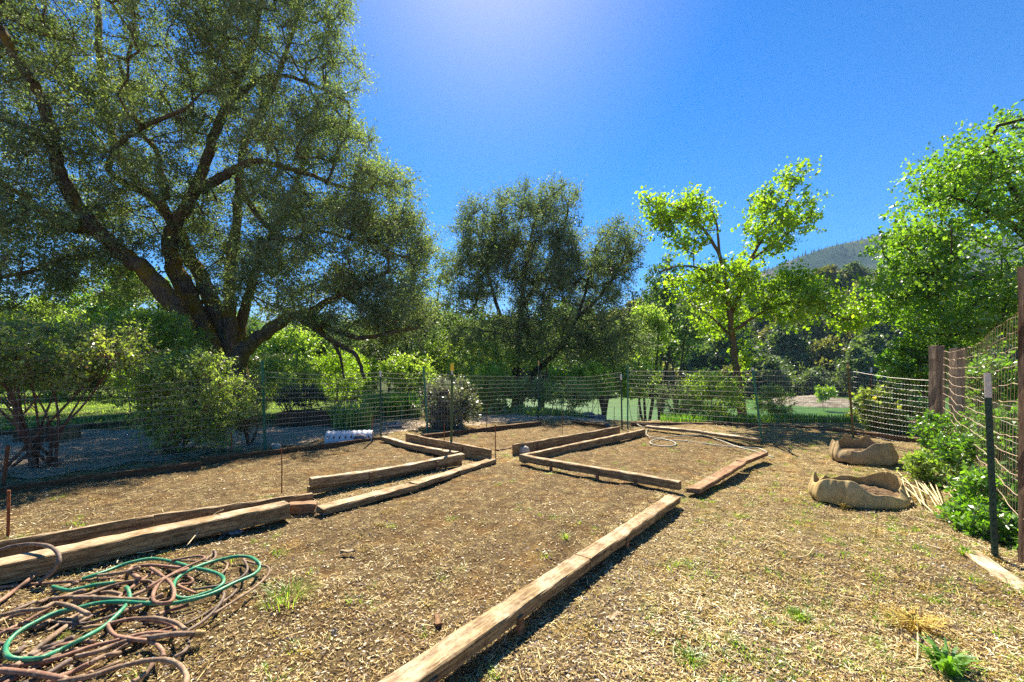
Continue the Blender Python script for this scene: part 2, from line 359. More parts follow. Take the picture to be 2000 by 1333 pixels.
# conifers on the distant ridge (uncountable)
nT = 9000; x = rng.uniform(-900, 1150, nT); y = rng.uniform(520, 775, nT); keep = (np.sin(x*.03+y*.02)+np.sin(x*.011-y*.05)+rng.normal(0, .6, nT)) > -.3
keep |= y > 745
keep &= (x/y*F+1000 > 1180)
x, y = x[keep], y[keep]; z = ridge_z(x, y)-1; h = rng.uniform(3.5, 9, len(x))*rng.uniform(.6, 1.2, len(x)); r = h*.17
P0 = np.stack([x, y, z], 1); V, Q = prisms(P0, P0+np.stack([0*x, 0*x, h], 1), r, r*.05, 5)
setp(mk('distant_forest', V, Q, M['far'], tone=np.repeat(rng.uniform(0, .7, len(x)), 10)), 'dark conifers far off on the hazy mountain ridge', 'forest', kind='stuff')
# ---------------------------------------------------------------- tree generator
def grow(nodes, targets, seg=.5, wob=.12, sag=0.0):
    """connect every target to the nearest skeleton point; returns segments and radii counts"""
    P = [np.asarray(q, float) for q in nodes]; par = [-1]*len(P); arr = np.zeros((len(P)+len(targets)*12+10, 3)); arr[:len(P)] = P; n = len(P); n0 = n
    base = nodes[0]
    T = np.asarray(targets); d0 = np.min(np.linalg.norm(T[:, None]-np.asarray(nodes)[None], axis=2), axis=1); T = T[np.argsort(d0)]
    tips = []
    for t in T:
        d = np.linalg.norm(arr[:n]-t, axis=1); j = int(np.argmin(d+.25*np.maximum(0, arr[:n, 2]-t[2]))); L = d[j]
        k = int(min(10, max(1, round(L/seg)))); a = arr[j].copy(); prev = j
        off = rng.normal(size=3)*wob*L; off2 = rng.normal(size=(k+1, 3))*wob*.35*L/k
        for i in range(1, k+1):
            u = i/k; q = a+(t-a)*u+off*math.sin(math.pi*u)+(off2[i] if i < k else 0); q[2] += sag*L*math.sin(math.pi*u)
            arr[n] = q; par.append(prev); prev = n; n += 1
        tips.append(prev)
    cnt = np.zeros(n)
    for t in tips: cnt[t] += 1
    for i in range(n-1, n0-1, -1):
        if par[i] >= 0: cnt[par[i]] += cnt[i]
    idx = np.arange(n0, n); pr = np.array(par[n0:])
    return arr[pr], arr[idx], cnt[idx], arr[tips]
def ell(cx, cy, cz, rx, ry, rz, n, shell=.35):
    v = unit(n); r = rng.uniform(shell, 1, n)**.6
    return np.array([cx, cy, cz])+v*r[:, None]*np.array([rx, ry, rz])
def foliage(tips, ntw, nlf, tl, ll, lw, up=.0, out=None, outb=.6, flat=.3, jit=.04):
    n = len(tips); B = np.repeat(tips, ntw, 0); D = unit(n*ntw); D[:, 2] += up
    if out is not None:
        o_ = B-out; o_ /= np.linalg.norm(o_, axis=1)[:, None]+1e-9; D = D+o_*outb
    D /= np.linalg.norm(D, axis=1)[:, None]; L = tl*rng.uniform(.5, 1.15, n*ntw)
    E = B+D*L[:, None]
    s = rng.uniform(.12, 1, (n*ntw, nlf)); C = B[:, None]+D[:, None]*(L[:, None]*s)[..., None]+rng.normal(size=(n*ntw, nlf, 3))*jit*tl*2
    C = C.reshape(-1, 3); m = len(C)
    A = np.repeat(D, nlf, 0)*.5+unit(m); A /= np.linalg.norm(A, axis=1)[:, None]
    q = rng.uniform(.4, 1.3, m); V, Q = kites(C, A, ll*q, lw*q*rng.uniform(.7, 1.2, m), flat)
    tn = np.clip(np.repeat(rng.uniform(.15, .75, n), ntw*nlf)*.55+np.repeat(rng.uniform(0, .5, n*ntw), nlf)*.35+rng.uniform(0, .45, m), 0, 1)
    return V, Q, np.repeat(tn, 4), B, E
def gaps(T, f, keep, seed):
    rg = np.random.default_rng(seed); v = np.zeros(len(T))
    for _ in range(7):
        k = rg.normal(size=3)*f; v += np.sin(T@k+rg.uniform(0, 6.28))
    return T[v > np.quantile(v, 1-keep)]
def tree(name, label, cat, base, limbs, targets, leaf, bark, ntw=8, nlf=10, tl=.5, ll=.09, lw=.05, rtip=.012, seg=.5, wob=.12, sag=0, group=None,
         up=0, outb=.6, flat=.3, twig=None, rough=.05, cen=None, pw=.45, twr=.006, rtop=None):
    r = root(name, base, label, cat, group); mb = MB(); nodes = []
    for L in limbs:
        P = crom(np.array([q[:3] for q in L]), 6); rr = np.interp(np.linspace(0, 1, len(P)), np.linspace(0, 1, len(L)), [q[3] for q in L])
        P = P+rng.normal(size=P.shape)*.12*rr[:, None]
        mb.add(*tube(P, rr, 10, rough=rough)); nodes += list(P[max(2, len(P)//5):])
    A, B, cnt, tips = grow(nodes, targets, seg, wob, sag)
    rad = np.minimum(rtip*cnt**pw, rtop or .16); V, Q = prisms(A, B, rad*1.04, rad*.97, 6); mb.add(V, Q)
    mb.build('trunk', bark, r, smooth=True)
    V, Q, tn, t0, t1 = foliage(tips, ntw, nlf, tl, ll, lw, up, cen, outb, flat)
    cr = mk('crown', V, Q, leaf, r, tone=tn)
    if twig:
        V, Q = prisms(t0, t1, twr, twr*.4, 3); mk('twigs', V, Q, twig, r)
    return r
# --- the great oak -------------------------------------------------
Y0 = 16.0
def LP(pts, y0, y1, r0, r1):
    n = len(pts); return [(*at(px, py, y0+(y1-y0)*i/(n-1)), r0*(r1/r0)**(i/(n-1))) for i, (px, py) in enumerate(pts)]
limbs = [
 LP([(408, 790), (385, 740), (372, 690), (345, 610), (290, 540), (235, 490), (180, 440), (125, 360), (105, 280), (80, 190), (30, 110), (-20, 20)], 16, 13, .50, .11),
 LP([(430, 790), (425, 730), (410, 677), (362, 572), (336, 504), (336, 452), (367, 399), (391, 347), (420, 262), (452, 184), (488, 105), (504, 30), (525, -60)], 16, 16.5, .50, .09),
 LP([(440, 790), (440, 720), (428, 630), (404, 567), (378, 515), (340, 440), (300, 390), (230, 300), (200, 160), (190, 20), (180, -100)], 16.2, 18.5, .45, .10),
 LP([(450, 790), (455, 720), (448, 620), (452, 525), (462, 446), (467, 368), (478, 280), (520, 200), (560, 100), (590, 10)], 16, 18, .34, .07),
 LP([(455, 790), (462, 725), (478, 680), (525, 646), (575, 616), (606, 610), (640, 590), (700, 560), (760, 530)], 16, 14.5, .44, .07),
 LP([(590, 622), (615, 640), (652, 668), (695, 695), (712, 740)], 15.2, 14.4, .17, .05),
 LP([(575, 616), (640, 640), (700, 660), (760, 650), (820, 640)], 15.2, 14, .15, .04),
 LP([(652, 668), (665, 700), (672, 740)], 14.9, 14.5, .08, .03),
 LP([(336, 440), (310, 394), (252, 362), (215, 336), (220, 299), (247, 268), (294, 241), (360, 215)], 16.1, 14.5, .17, .06),
 LP([(325, 388), (315, 341), (305, 294), (278, 262), (255, 200), (230, 110)], 16, 17, .13, .05),
 LP([(391, 370), (430, 348), (457, 331), (499, 315), (546, 325), (604, 341), (656, 362), (720, 378)], 16.2, 15, .2, .05),
 LP([(465, 350), (488, 399), (525, 446), (567, 467), (620, 451), (690, 470)], 16.3, 15, .13, .04),
 LP([(440, 210), (504, 157), (551, 147), (620, 170), (680, 200)], 16.5, 16, .12, .04),
 LP([(235, 490), (180, 500), (120, 505), (60, 530), (-20, 545)], 15, 13.5, .13, .05),
 LP([(200, 455), (120, 440), (40, 380), (-60, 330)], 15, 13.5, .16, .06),
 LP([(105, 280), (60, 260), (0, 230), (-90, 200)], 14, 13, .13, .05),
 LP([(455, 700), (470, 640), (490, 560), (520, 480), (560, 400), (600, 300), (620, 220)], 16.5, 18.5, .26, .06),
]
def E(px, py, Y, rx, ry, rz, n, sh=.3):
    c = at(px, py, Y); return ell(c[0], Y, c[2], rx/F*Y, ry, rz/F*Y, n, sh)
TG = np.vstack([E(250, 60, 15.5, 330, 4.2, 200, 520), E(540, 120, 16.5, 165, 3.8, 210, 330), E(610, 330, 16, 150, 3.4, 130, 240), E(735, 400, 15.5, 92, 2.2, 75, 85),
  E(60, 250, 14.5, 200, 3.8, 260, 330), E(280, 330, 16.5, 230, 3.5, 130, 190), E(640, 490, 15.2, 190, 2.8, 90, 190), E(690, 590, 14.8, 140, 1.8, 70, 95), E(770, 620, 15.5, 90, 1.5, 60, 60), E(60, 470, 14, 170, 2.6, 95, 150), E(20, 570, 14, 110, 2, 45, 50), E(330, 420, 15.5, 90, 2.5, 110, 70), E(520, 560, 16.3, 105, 1.8, 62, 75), E(200, 540, 15.5, 110, 1.8, 45, 50), E(400, 520, 17.5, 80, 1.5, 60, 40),
  E(470, 430, 17.5, 120, 2.0, 90, 90), E(-200, 200, 15, 200, 4, 300, 110), E(230, -150, 16, 420, 4.0, 120, 110), E(800, 470, 15.5, 40, 1.2, 70, 28), E(590, -40, 16.5, 100, 3, 100, 70)])
TG = gaps(TG, 2.3, .84, 5)
tree('oak_tree', 'huge spreading evergreen oak with several mossy trunks rising behind the left fence', 'tree', (at(430, 790, 16)[0], 16, 0), limbs, TG, M['oak'], M['bark'],
     ntw=13, nlf=15, tl=.80, ll=.090, lw=.050, rtip=.010, seg=.45, wob=.15, sag=.04, cen=at(400, 420, 16), outb=.35, twig=M['twig'], flat=.2, twr=.005)
# --- middle oak -----------------------------------------------------
limbs = [LP([(1012, 800), (1008, 740), (1012, 660), (1020, 580), (1030, 500), (1045, 430), (1055, 385)], 20, 20, .3, .04),
 LP([(1008, 800), (1040, 735), (1085, 690), (1110, 655), (1135, 600), (1150, 540), (1165, 480)], 19.5, 19, .2, .04),
 LP([(1010, 700), (985, 640), (960, 560), (940, 490), (930, 430)], 20, 20.5, .14, .03),
 LP([(1018, 600), (1060, 540), (1095, 470), (1110, 410)], 20, 19.5, .12, .03),
 LP([(1130, 620), (1180, 570), (1215, 510), (1225, 460)], 19, 19.5, .1, .03)]
TG = np.vstack([E(1040, 465, 20, 115, 2.4, 95, 210, .25), E(945, 480, 20, 66, 2, 75, 100, .2), E(990, 590, 20, 145, 2.8, 100, 260, .25), E(1120, 600, 19.2, 120, 2.6, 100, 230, .25), E(1205, 500, 19.5, 52, 1.6, 66, 85, .2), E(1060, 520, 20, 150, 2.4, 70, 120, .2),
  E(990, 670, 19.5, 135, 2, 55, 130, .2), E(1170, 670, 19, 110, 2, 50, 120, .2), E(1080, 400, 20, 60, 1.4, 40, 34, .2), E(930, 420, 20, 30, 1, 40, 16), E(900, 540, 20.5, 55, 1.5, 70, 60), E(1010, 400, 20, 60, 1.2, 34, 26), E(1160, 540, 19.5, 60, 1.5, 60, 45)])
TG = gaps(TG, 2.2, .88, 8)
tree('oak_tree', 'grey-green oak in the middle with an open feathery top and a leaning dark trunk', 'tree', (at(1012, 800, 20)[0], 20, gz(at(1012, 800, 20)[0], 20)), limbs, TG, M['oak2'], M['bark2'],
     ntw=10, nlf=13, tl=.72, ll=.092, lw=.05, rtip=.010, cen=at(1040, 600, 20), outb=.4, twig=M['twig'], flat=.2, twr=.005, up=.25)
# --- lime green sapling ----------------------------------------------
YS = 15.0
limbs = [LP([(1452, 845), (1448, 790), (1438, 720), (1428, 640), (1418, 560), (1405, 500), (1375, 450), (1340, 415), (1310, 400)], YS, YS-.5, .17, .03),
 LP([(1425, 620), (1450, 560), (1465, 510), (1500, 450), (1535, 400), (1550, 350)], YS, YS+.4, .09, .025),
 LP([(1418, 570), (1380, 530), (1330, 520), (1290, 530)], YS, YS-1, .06, .02),
 LP([(1428, 650), (1490, 610), (1560, 590), (1640, 620)], YS, YS-1.3, .07, .02),
 LP([(1430, 660), (1390, 620), (1360, 600)], YS, YS+1, .05, .02),
 LP([(1405, 500), (1400, 440), (1385, 400)], YS, YS, .05, .02),
 LP([(1465, 510), (1520, 470), (1570, 430)], YS, YS+.4, .05, .02)]
TG = np.vstack([E(1340, 420, YS-.3, 82, .9, 30, 30, .1), E(1300, 440, YS-.3, 35, .7, 26, 12, .1), E(1350, 478, YS-.3, 50, .7, 26, 14, .1), E(1520, 410, YS+.3, 68, 1, 48, 44, .1), E(1545, 350, YS+.3, 18, .5, 20, 8, .1), E(1490, 475, YS, 60, 1, 40, 30, .1),
  E(1420, 550, YS, 62, 1.3, 52, 50, .1), E(1370, 565, YS-.6, 60, 1.0, 42, 30, .1), E(1480, 580, YS, 80, 1.4, 38, 50, .1), E(1585, 600, YS-1, 92, 1.2, 32, 48, .1), E(1545, 560, YS-.6, 60, 1, 30, 26, .1), E(1660, 625, YS-1.2, 38, .7, 22, 14, .1),
  E(1400, 630, YS+.8, 55, 1, 26, 22, .1), E(1340, 320+90, YS, 12, .3, 34, 8, .1), E(1385, 430, YS, 14, .3, 28, 7, .1), E(1270, 400, YS, 20, .4, 14, 5, .1), E(1575, 440, YS, 22, .4, 22, 7, .1), E(1453, 700, YS, 12, .2, 40, 8, .1)])
tree('young_maple_tree', 'lime green young tree with a slim pale trunk beyond the back fence by the river', 'tree', (at(1450, 845, YS)[0], YS, gz(at(1450, 845, YS)[0], YS)), limbs, TG, M['maple'], M['bark3'],
     ntw=6, nlf=9, tl=.60, ll=.12, lw=.095, rtip=.008, seg=.35, cen=at(1430, 560, YS), outb=.5, up=.3, flat=.35, twig=M['stem'], twr=.005)
# --- big green tree on the right ------------------------------------
limbs = [LP([(2110, 860), (2095, 760), (2075, 640), (2050, 540), (2010, 470), (1960, 430), (1900, 400)], 13, 12, .3, .05),
 LP([(2090, 700), (2110, 560), (2090, 400), (2060, 280), (2040, 200)], 13, 14, .2, .05),
 LP([(2060, 570), (1990, 560), (1920, 540), (1850, 550), (1790, 560)], 12.8, 12, .13, .03),
 LP([(2080, 640), (2000, 650), (1920, 640), (1850, 660)], 13, 11.5, .12, .03),
 LP([(2010, 470), (1980, 380), (1950, 310), (1920, 280)], 12.5, 12, .1, .03)]
TG = np.vstack([E(1960, 330, 12.5, 110, 2, 90, 120, .2), E(1870, 360, 12.2, 70, 1.5, 70, 60, .2), E(1900, 470, 12.2, 130, 2, 75, 120, .2), E(1800, 480, 12, 65, 1.2, 60, 50, .2), E(1880, 570, 12.2, 130, 2, 60, 120, .2), E(1980, 620, 12, 110, 2, 60, 80, .2),
  E(2100, 350, 13.5, 150, 3, 190, 180, .2), E(1780, 560, 12, 50, 1, 40, 26, .2), E(2120, 560, 13, 130, 2.6, 120, 90, .2), E(1870, 640, 11.6, 75, 1.0, 26, 36, .2)])
TG = gaps(TG, 2.0, .8, 3)
tree('maple_tree', 'large bright green broadleaf tree leaning in over the right-hand wire fence', 'tree', (at(2110, 860, 13)[0], 13, gz(at(2110, 860, 13)[0], 13)), limbs, TG, M['maple2'], M['bark2'],
     ntw=7, nlf=10, tl=.68, ll=.11, lw=.08, rtip=.010, cen=at(2050, 480, 12.5), outb=.5, up=.15, flat=.35, twr=.005)
# --- simple trees: ellipsoidal crowns around a forked trunk ----------
def _never(): pass
def simple_tree(name, label, px, Y, top, wpx, leaf, bark, n=120, cat='tree', group=None, base_py=None, low=None, ntw=7, nlf=9, ll=.13, lw=.07, tl=.6, depth=None, twig=None):
    x = (px-1000)/F*Y; zb = float(gz(x, Y)); zt = EYE+(HOR-top)/F*Y; h = zt-zb; rw = wpx/F*Y; zl = zb+.25*h if low is None else EYE+(HOR-low)/F*Y
    dp = depth or rw*.9; rt = .020*h**.85
    limbs = []
    for k in range(4):
        a = rng.uniform(0, 6.28); t = np.array([x+.5*rw*math.cos(a), Y+.5*dp*math.sin(a), zb+h*rng.uniform(.6, .85)])
        s = np.array([x, Y, zb-.1]); f_ = np.array([x+.05*rw*math.cos(a), Y, zb+h*.22])
        limbs.append([(*s, rt), (*f_, rt*.7), (*(f_*.5+t*.5+rng.normal(size=3)*.12), rt*.4), (*t, rt*.15)])
    zc = (zt+zl)/2; hz = (zt-zl)/2; T = []
    nb = 9
    for k in range(nb):
        v = unit(1)[0]*rng.uniform(.35, .62); T.append(ell(x+v[0]*rw, Y+v[1]*dp, zc+v[2]*hz, rw*.45, dp*.45, hz*.42, n//nb, .3))
    return tree(name, label, cat, (x, Y, zb), limbs, np.vstack(T), leaf, bark, ntw=ntw, nlf=nlf, tl=tl, ll=ll, lw=lw, seg=.6, cen=np.array([x, Y, zc]), outb=.5, twig=twig, group=group)
simple_tree('oak_tree', 'small rounded oak between the huge oak and the middle oak', 830, 26, 455, 70, M['oak2'], M['bark2'], 130, low=700, twig=M['twig'])
simple_tree('broadleaf_tree', 'dark green leafy tree glimpsed to the left of the mossy oak trunks', 240, 24, 500, 115, M['maple2'], M['bark2'], 200, low=700, ll=.17, lw=.12)
simple_tree('broadleaf_tree', 'reddish olive tree at the far left edge behind the rose thicket', 20, 16, 575, 130, M['bush'], M['bark2'], 120, low=700)
simple_tree('broadleaf_tree', 'olive green tree seen under the arching oak branch', 610, 34, 610, 80, M['far3'], M['bark2'], 130, low=720, ll=.2, lw=.13)
simple_tree('broadleaf_tree', 'yellow-green tree peeping out right of the middle oak', 1262, 23, 590, 48, M['bush'], M['bark2'], 110, low=730, ll=.14, lw=.09)
simple_tree('broadleaf_tree', 'slim green tree standing between the middle oak and the lime green tree', 1290, 30, 482, 50, M['far3'], M['bark2'], 120, low=700, ll=.18, lw=.11)
simple_tree('broadleaf_tree', 'shadowy green tree filling the gap below the small rounded oak', 730, 30, 600, 95, M['oak2'], M['bark2'], 150, low=735, ll=.17, lw=.10)
simple_tree('broadleaf_tree', 'dim green tree behind the middle oak trunk', 930, 28, 590, 85, M['far3'], M['bark2'], 150, low=740, ll=.17, lw=.10)
# --- far bank forest ---------------------------------------------------
def far_proto(leafm, h, wd, n, ll, cone=False):
    r = root('woodland_tree', (0, 0, -50), 'tree', 'tree')
    mb = MB(); mb.add(*tube([(0, 0, -51), (.1, 0, -50+h*.4), (0, .1, -50+h*.8)], [.25, .18, .06], 6)); mb.build('trunk', M['bark2'], r)
    T = []
    nb = 12
    for k in range(nb):
        u = (k+.5)/nb; zz = h*(.18+.72*u); rr = wd*(math.sin(math.pi*min(1, .25+u*.72))**.7)*(1.15-u if cone else 1)
        a = k*2.4; T.append(ell(math.cos(a)*rr*.5, math.sin(a)*rr*.5, -50+zz, rr*.62, rr*.62, h*.11, n//nb, .5))
    T = np.vstack(T); A = unit(len(T)*5); C = np.repeat(T, 5, 0)+rng.normal(size=(len(T)*5, 3))*.35
    q = rng.uniform(.6, 1.3, len(C)); V, Q = kites(C, A, ll*q, ll*.7*q, .3)
    tn = np.clip(np.repeat(rng.uniform(0, .6, len(T)), 5)+rng.uniform(0, .4, len(C)), 0, 1)
    mk('crown', V, Q, leafm, r, tone=np.repeat(tn, 4)); return r
protos = [far_proto(M['far'], 9, 4.2, 1300, .55), far_proto(M['far'], 11, 3.8, 1400, .55), far_proto(M['far2'], 9, 4.6, 1400, .55), far_proto(M['far3'], 7, 3.6, 1200, .5), far_proto(M['far'], 13, 3.4, 1300, .5, True)]
FL = ['dark evergreen', 'tall dark tree', 'olive rounded tree', 'fresh green tree', 'pointed conifer']
def copy_tree(src, loc, rz, s):
    c = src.copy(); COL.objects.link(c); c.location = loc; c.rotation_euler = (0, 0, rz); c.scale = (s, s, s)
    for ch in src.children:
        d = ch.copy(); COL.objects.link(d); d.parent = c
    return c
spots = []
for row, (yy, da) in enumerate(((66, .055), (72, .065), (80, .06), (90, .06), (100, .055), (110, .052), (120, .06))):
    a = -.62
    while a < 1.32:
        a += da*rng.uniform(.75, 1.25)
        if row > 2 and a < -.3: continue
        spots.append((row, a*yy, yy+rng.uniform(-3, 3)))
usedp = set()
for row, x, y in spots:
    w_ = [.34, .2, .16, .22, .08] if row < 3 else [.3, .2, .32, .06, .12]
    k = int(rng.choice(5, p=w_)); s = rng.uniform(.8, 1.2)*(.75 if row == 0 else 1)
    z = float(gz(x, y))-.3
    if k in usedp: c = copy_tree(protos[k], (x, y, z), rng.uniform(0, 6.28), s)
    else:
        usedp.add(k); c = protos[k]; c.location = (x, y, z); c.scale = (s, s, s)
    wh = 'at the far water edge' if row < 2 else ('midway up the far bank' if row < 5 else 'on the hill crest')
    a_ = x/y; wb = ('seen under the huge oak' if a_ < -.12 else 'behind the middle oak' if a_ < .3 else 'left of the lime green tree' if a_ < .47 else 'behind the lime green tree' if a_ < .68 else 'under the hazy ridge' if a_ < .88 else 'behind the large right-hand tree')
    sz = 'big ' if s > 1.05 else ('small ' if s < .85 else '')
    setp(c, sz+FL[k]+' '+wh+', '+wb, 'tree', 'woodland trees across the river')
for k in range(5):
    if k not in usedp: pass
# power lines across the river
for i, (ya, yb) in enumerate(((548, 545), (556, 553), (566, 566))):
    a = at(1100, ya+14, 62); b = at(1900, yb+6, 62); P = np.array([a+(b-a)*t-np.array([0, 0, 1.2*4*t*(1-t)]) for t in np.linspace(0, 1, 24)])
    mb = MB(); mb.add(*tube(P, .028, 4)); ob = mb.build('power_line', solid('cable_grey', (.45, .45, .45), .5) if i == 0 else bpy.data.materials['cable_grey'])
    setp(ob, ['topmost grey cable strung across in front of the wooded hill', 'middle grey cable strung across in front of the wooded hill', 'lowest grey cable strung across in front of the wooded hill'][i], 'cable', 'cables over the river')
# ---------------------------------------------------------------- bushes
def bush(name, label, px, py, Y, wpx, hpx, leaf, n=60, ntw=8, nlf=10, ll=.05, lw=.03, tl=.25, cat='bush', stems=6, depth=None, stemm=None, group=None, base=None, up=.3, rt=.018, twr=.0045, flat=.3, low=.08):
    """px,py = centre of the leafy mass in the photo, wpx,hpx half sizes"""
    c = at(px, py, Y); rx = wpx/F*Y; rz = hpx/F*Y; dp = depth or rx*.75
    bx = c[0] if base is None else base[0]; by = Y if base is None else base[1]; zb = float(gz(bx, by)); r = root(name, (bx, by, zb), label, cat, group)
    T = ell(c[0], Y, c[2], rx, dp, rz, n, .25); T[:, 2] = np.maximum(T[:, 2], gz(T[:, 0], T[:, 1])+low)
    mb = MB(); nodes = []
    for k in range(stems):
        t = T[rng.integers(n)]; s = np.array([bx+rng.normal()*.08*rx, by+rng.normal()*.08*rx, zb-.03]); mpt = s*.5+t*.5+rng.normal(size=3)*.1*rx
        P = crom([s, mpt, t], 5); mb.add(*tube(P, np.linspace(rt, rt*.3, len(P)), 5)); nodes += list(P[3:])
    A, B, cnt, tips = grow(nodes, T, .3, .15); rad = np.minimum(.004*cnt**.5, rt); mb.add(*prisms(A, B, rad, rad*.9, 4))
    mb.build('stems', stemm or M['stem'], r, smooth=True)
    V, Q, tn, t0, t1 = foliage(tips, ntw, nlf, tl, ll, lw, up, c, .5, flat); mk('foliage', V, Q, leaf, r, tone=tn)
    V, Q = prisms(t0, t1, twr, twr*.5, 3); mk('twigs', V, Q, M['twig'], r); return r
bush('climbing_rose', 'arching rose thicket with tangled brown canes above the left end of the fence', 90, 690, 6.3, 195, 66, M['vine'], 230, 8, 9, .05, .032, .28, 'shrub', 14, .8, base=(-6.75, 6.3), rt=.024, flat=.4)
bush('leafy_shrub', 'dense yellow-green shrub leaning on the wire fence beside the green post', 375, 785, 7.55, 112, 98, M['shrub'], 260, 8, 10, .05, .031, .26, 'shrub', 10, .6, base=(-5.6, 7.3))
bush('rosemary_bush', 'upright feathery rosemary bush just left of the tall green post', 487, 810, 8.4, 26, 62, M['rosemary'], 60, 8, 22, .035, .007, .3, 'bush', 6, .3, up=1.6)
bush('leafy_shrub', 'lime green shrub mass behind the rose thicket, below the oak trunks', 280, 662, 11.5, 105, 48, M['bright'], 190, 8, 10, .075, .045, .32, 'shrub', 7, 1.2)
bush('leafy_shrub', 'lime green shrub at the far left beyond the lawn', 60, 690, 14, 150, 45, M['bright'], 120, 7, 9, .09, .055, .35, 'shrub', 7, 1.2)
bush('leafy_shrub', 'dark shrub under the oak to the right of its trunks', 560, 735, 14, 60, 36, M['bush'], 100, 8, 9, .08, .045, .32, 'shrub', 6, 1.0)
bush('leafy_shrub', 'bright green shrub below the drooping oak branches', 660, 728, 16, 55, 38, M['bright'], 90, 8, 9, .09, .05, .35, 'shrub', 6, 1.0)
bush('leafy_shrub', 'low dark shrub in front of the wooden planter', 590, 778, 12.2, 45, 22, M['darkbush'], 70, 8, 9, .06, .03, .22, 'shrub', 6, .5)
bush('camellia_shrub', 'glossy dark shrub smothering an old stump inside a wire cage', 878, 790, 10.5, 62, 48, M['silver'], 150, 8, 10, .06, .035, .20, 'shrub', 7, .6)
bush('leafy_shrub', 'sunlit yellow-green shrub left of the middle oak trunk', 955, 758, 15, 55, 36, M['bright'], 95, 8, 9, .085, .05, .3, 'shrub', 6, .8)
bush('leafy_shrub', 'shaded shrub hanging beneath the middle oak', 935, 705, 18, 75, 40, M['bush'], 110, 8, 9, .09, .05, .35, 'shrub', 6, 1)
bush('leafy_shrub', 'small green shrub growing among rocks right of the middle oak trunk', 1115, 772, 14.2, 45, 24, M['bush'], 70, 8, 9, .07, .04, .25, 'shrub', 6, .6)
bush('leafy_shrub', 'pale green shrub on the river bank left of the white-tipped post', 1150, 745, 16.5, 48, 30, M['bright'], 80, 8, 9, .09, .05, .3, 'shrub', 6, .8)
bush('leafy_shrub', 'bright feathery shrub at the foot of the lime green tree', 1385, 775, 12.6, 62, 48, M['bright'], 150, 8, 10, .06, .03, .28, 'shrub', 8, .7, up=.6)
bush('leafy_shrub', 'thin grey-green shrub left of the bright feathery shrub', 1318, 785, 12.8, 38, 40, M['oak2'], 60, 7, 8, .05, .028, .26, 'shrub', 6, .5)
bush('leafy_shrub', 'small dark-stemmed shrub behind the leaning green post', 1515, 788, 12.8, 36, 36, M['bush'], 70, 7, 9, .06, .03, .22, 'shrub', 4, .4)
bush('grape_vine', 'round-leaved vine clump climbing outside the back right corner of the fence', 1735, 800, 9.9, 62, 46, M['vine'], 110, 6, 8, .085, .07, .2, 'vine', 8, .5, flat=.4)
bush('leafy_shrub', 'bright green shrub under the large tree behind the grey wooden posts', 1800, 712, 12.5, 65, 48, M['nettle'], 130, 8, 9, .10, .065, .3, 'shrub', 7, .9)
bush('leafy_shrub', 'small fresh shrub on the gravel bar in the river', 1612, 770, 44, 14, 13, M['bright'], 30, 7, 8, .22, .12, .5, 'shrub', 4, .7)
for i, (px, py, Y, wp, hp, lb) in enumerate(((1860, 850, 6.3, 55, 42, 'nettle clump around the foot of the grey wooden posts'), (1830, 925, 5.6, 34, 34, 'low nettle clump beside the dry canes'),
      (1915, 905, 4.9, 55, 60, 'tall nettle clump behind the near green post'), (1960, 985, 4.1, 60, 60, 'nettle clump right of the near green post'), (1990, 850, 5.0, 70, 50, 'nettle clump by the red-brown timber post'), (1935, 1040, 3.9, 35, 45, 'nettle clump at the foot of the near green post'))):
    bush('nettle_clump', lb, px, py, Y, wp, hp, M['nettle'] if i != 1 else M['bush'], 55, 6, 8, .055, .034, .15, 'weeds', 9, .35, group='nettles along the right fence', rt=.006, low=.04)
bush('leafy_shrub', 'leafy shrub beyond the right-hand fence wire', 1960, 770, 7.0, 75, 60, M['nettle'], 110, 7, 9, .07, .045, .25, 'shrub', 7, .6)
bush('leafy_shrub', 'low bank shrub at the water beside the sapling trunk', 1250, 748, 18, 60, 30, M['bush'], 70, 8, 9, .1, .06, .3, 'shrub', 6, .8)
# strap-leaved clumps and reeds
def blades(px0, px1, pyb, Yr, n, h, wd, lean=.35, hv=.3):
    x = rng.uniform(px0, px1, n); y = rng.uniform(*Yr, n); X = (x-1000)/F*y; Z = gz(X, y); H = h*rng.uniform(1-hv, 1+hv, n)
    a = rng.uniform(0, 6.28, n); le = lean*H*rng.uniform(.2, 1.2, n); d = np.stack([np.cos(a), np.sin(a), 0*a], 1); s = np.stack([-np.sin(a), np.cos(a), 0*a], 1)*wd/2
    b0 = np.stack([X, y, Z-.02], 1); b1 = b0+d*le[:, None]*.35+np.stack([0*H, 0*H, H*.6], 1); b2 = b0+d*le[:, None]+np.stack([0*H, 0*H, H], 1)
    V = np.stack([b0-s, b0+s, b1+s, b1-s, b2+s*.1, b2-s*.1], 1).reshape(-1, 3); k = np.arange(n)[:, None]*6
    Q = np.concatenate([k+[[0, 1, 2, 3]], k+[[3, 2, 4, 5]]]); return V, Q, np.repeat(rng.uniform(0, 1, n), 6)
def clump(name, label, px, py, Y, wpx, n, h, wd, leaf, cat='plant', lean=.6, dep=.5):
    X = (px-1000)/F*Y; r = root(name, (X, Y, float(gz(X, Y))), label, cat)
    V, Q, t = blades(px-wpx, px+wpx, 0, (Y-dep, Y+dep), n, h, wd, lean); mk('foliage', V, Q, leaf, r, tone=t); return r
clump('iris_clump', 'dark strap-leaved iris clump beside the pale cone behind the fence', 685, 800, 11.0, 38, 420, .55, .03, M['bush'])
clump('iris_clump', 'sunlit green iris bed beyond the white-tipped dark post', 765, 780, 13.3, 55, 900, .6, .035, M['nettle'])
V, Q, t = blades(1290, 1770, 0, (11.4, 12.6), 2600, .20, .022, .35)
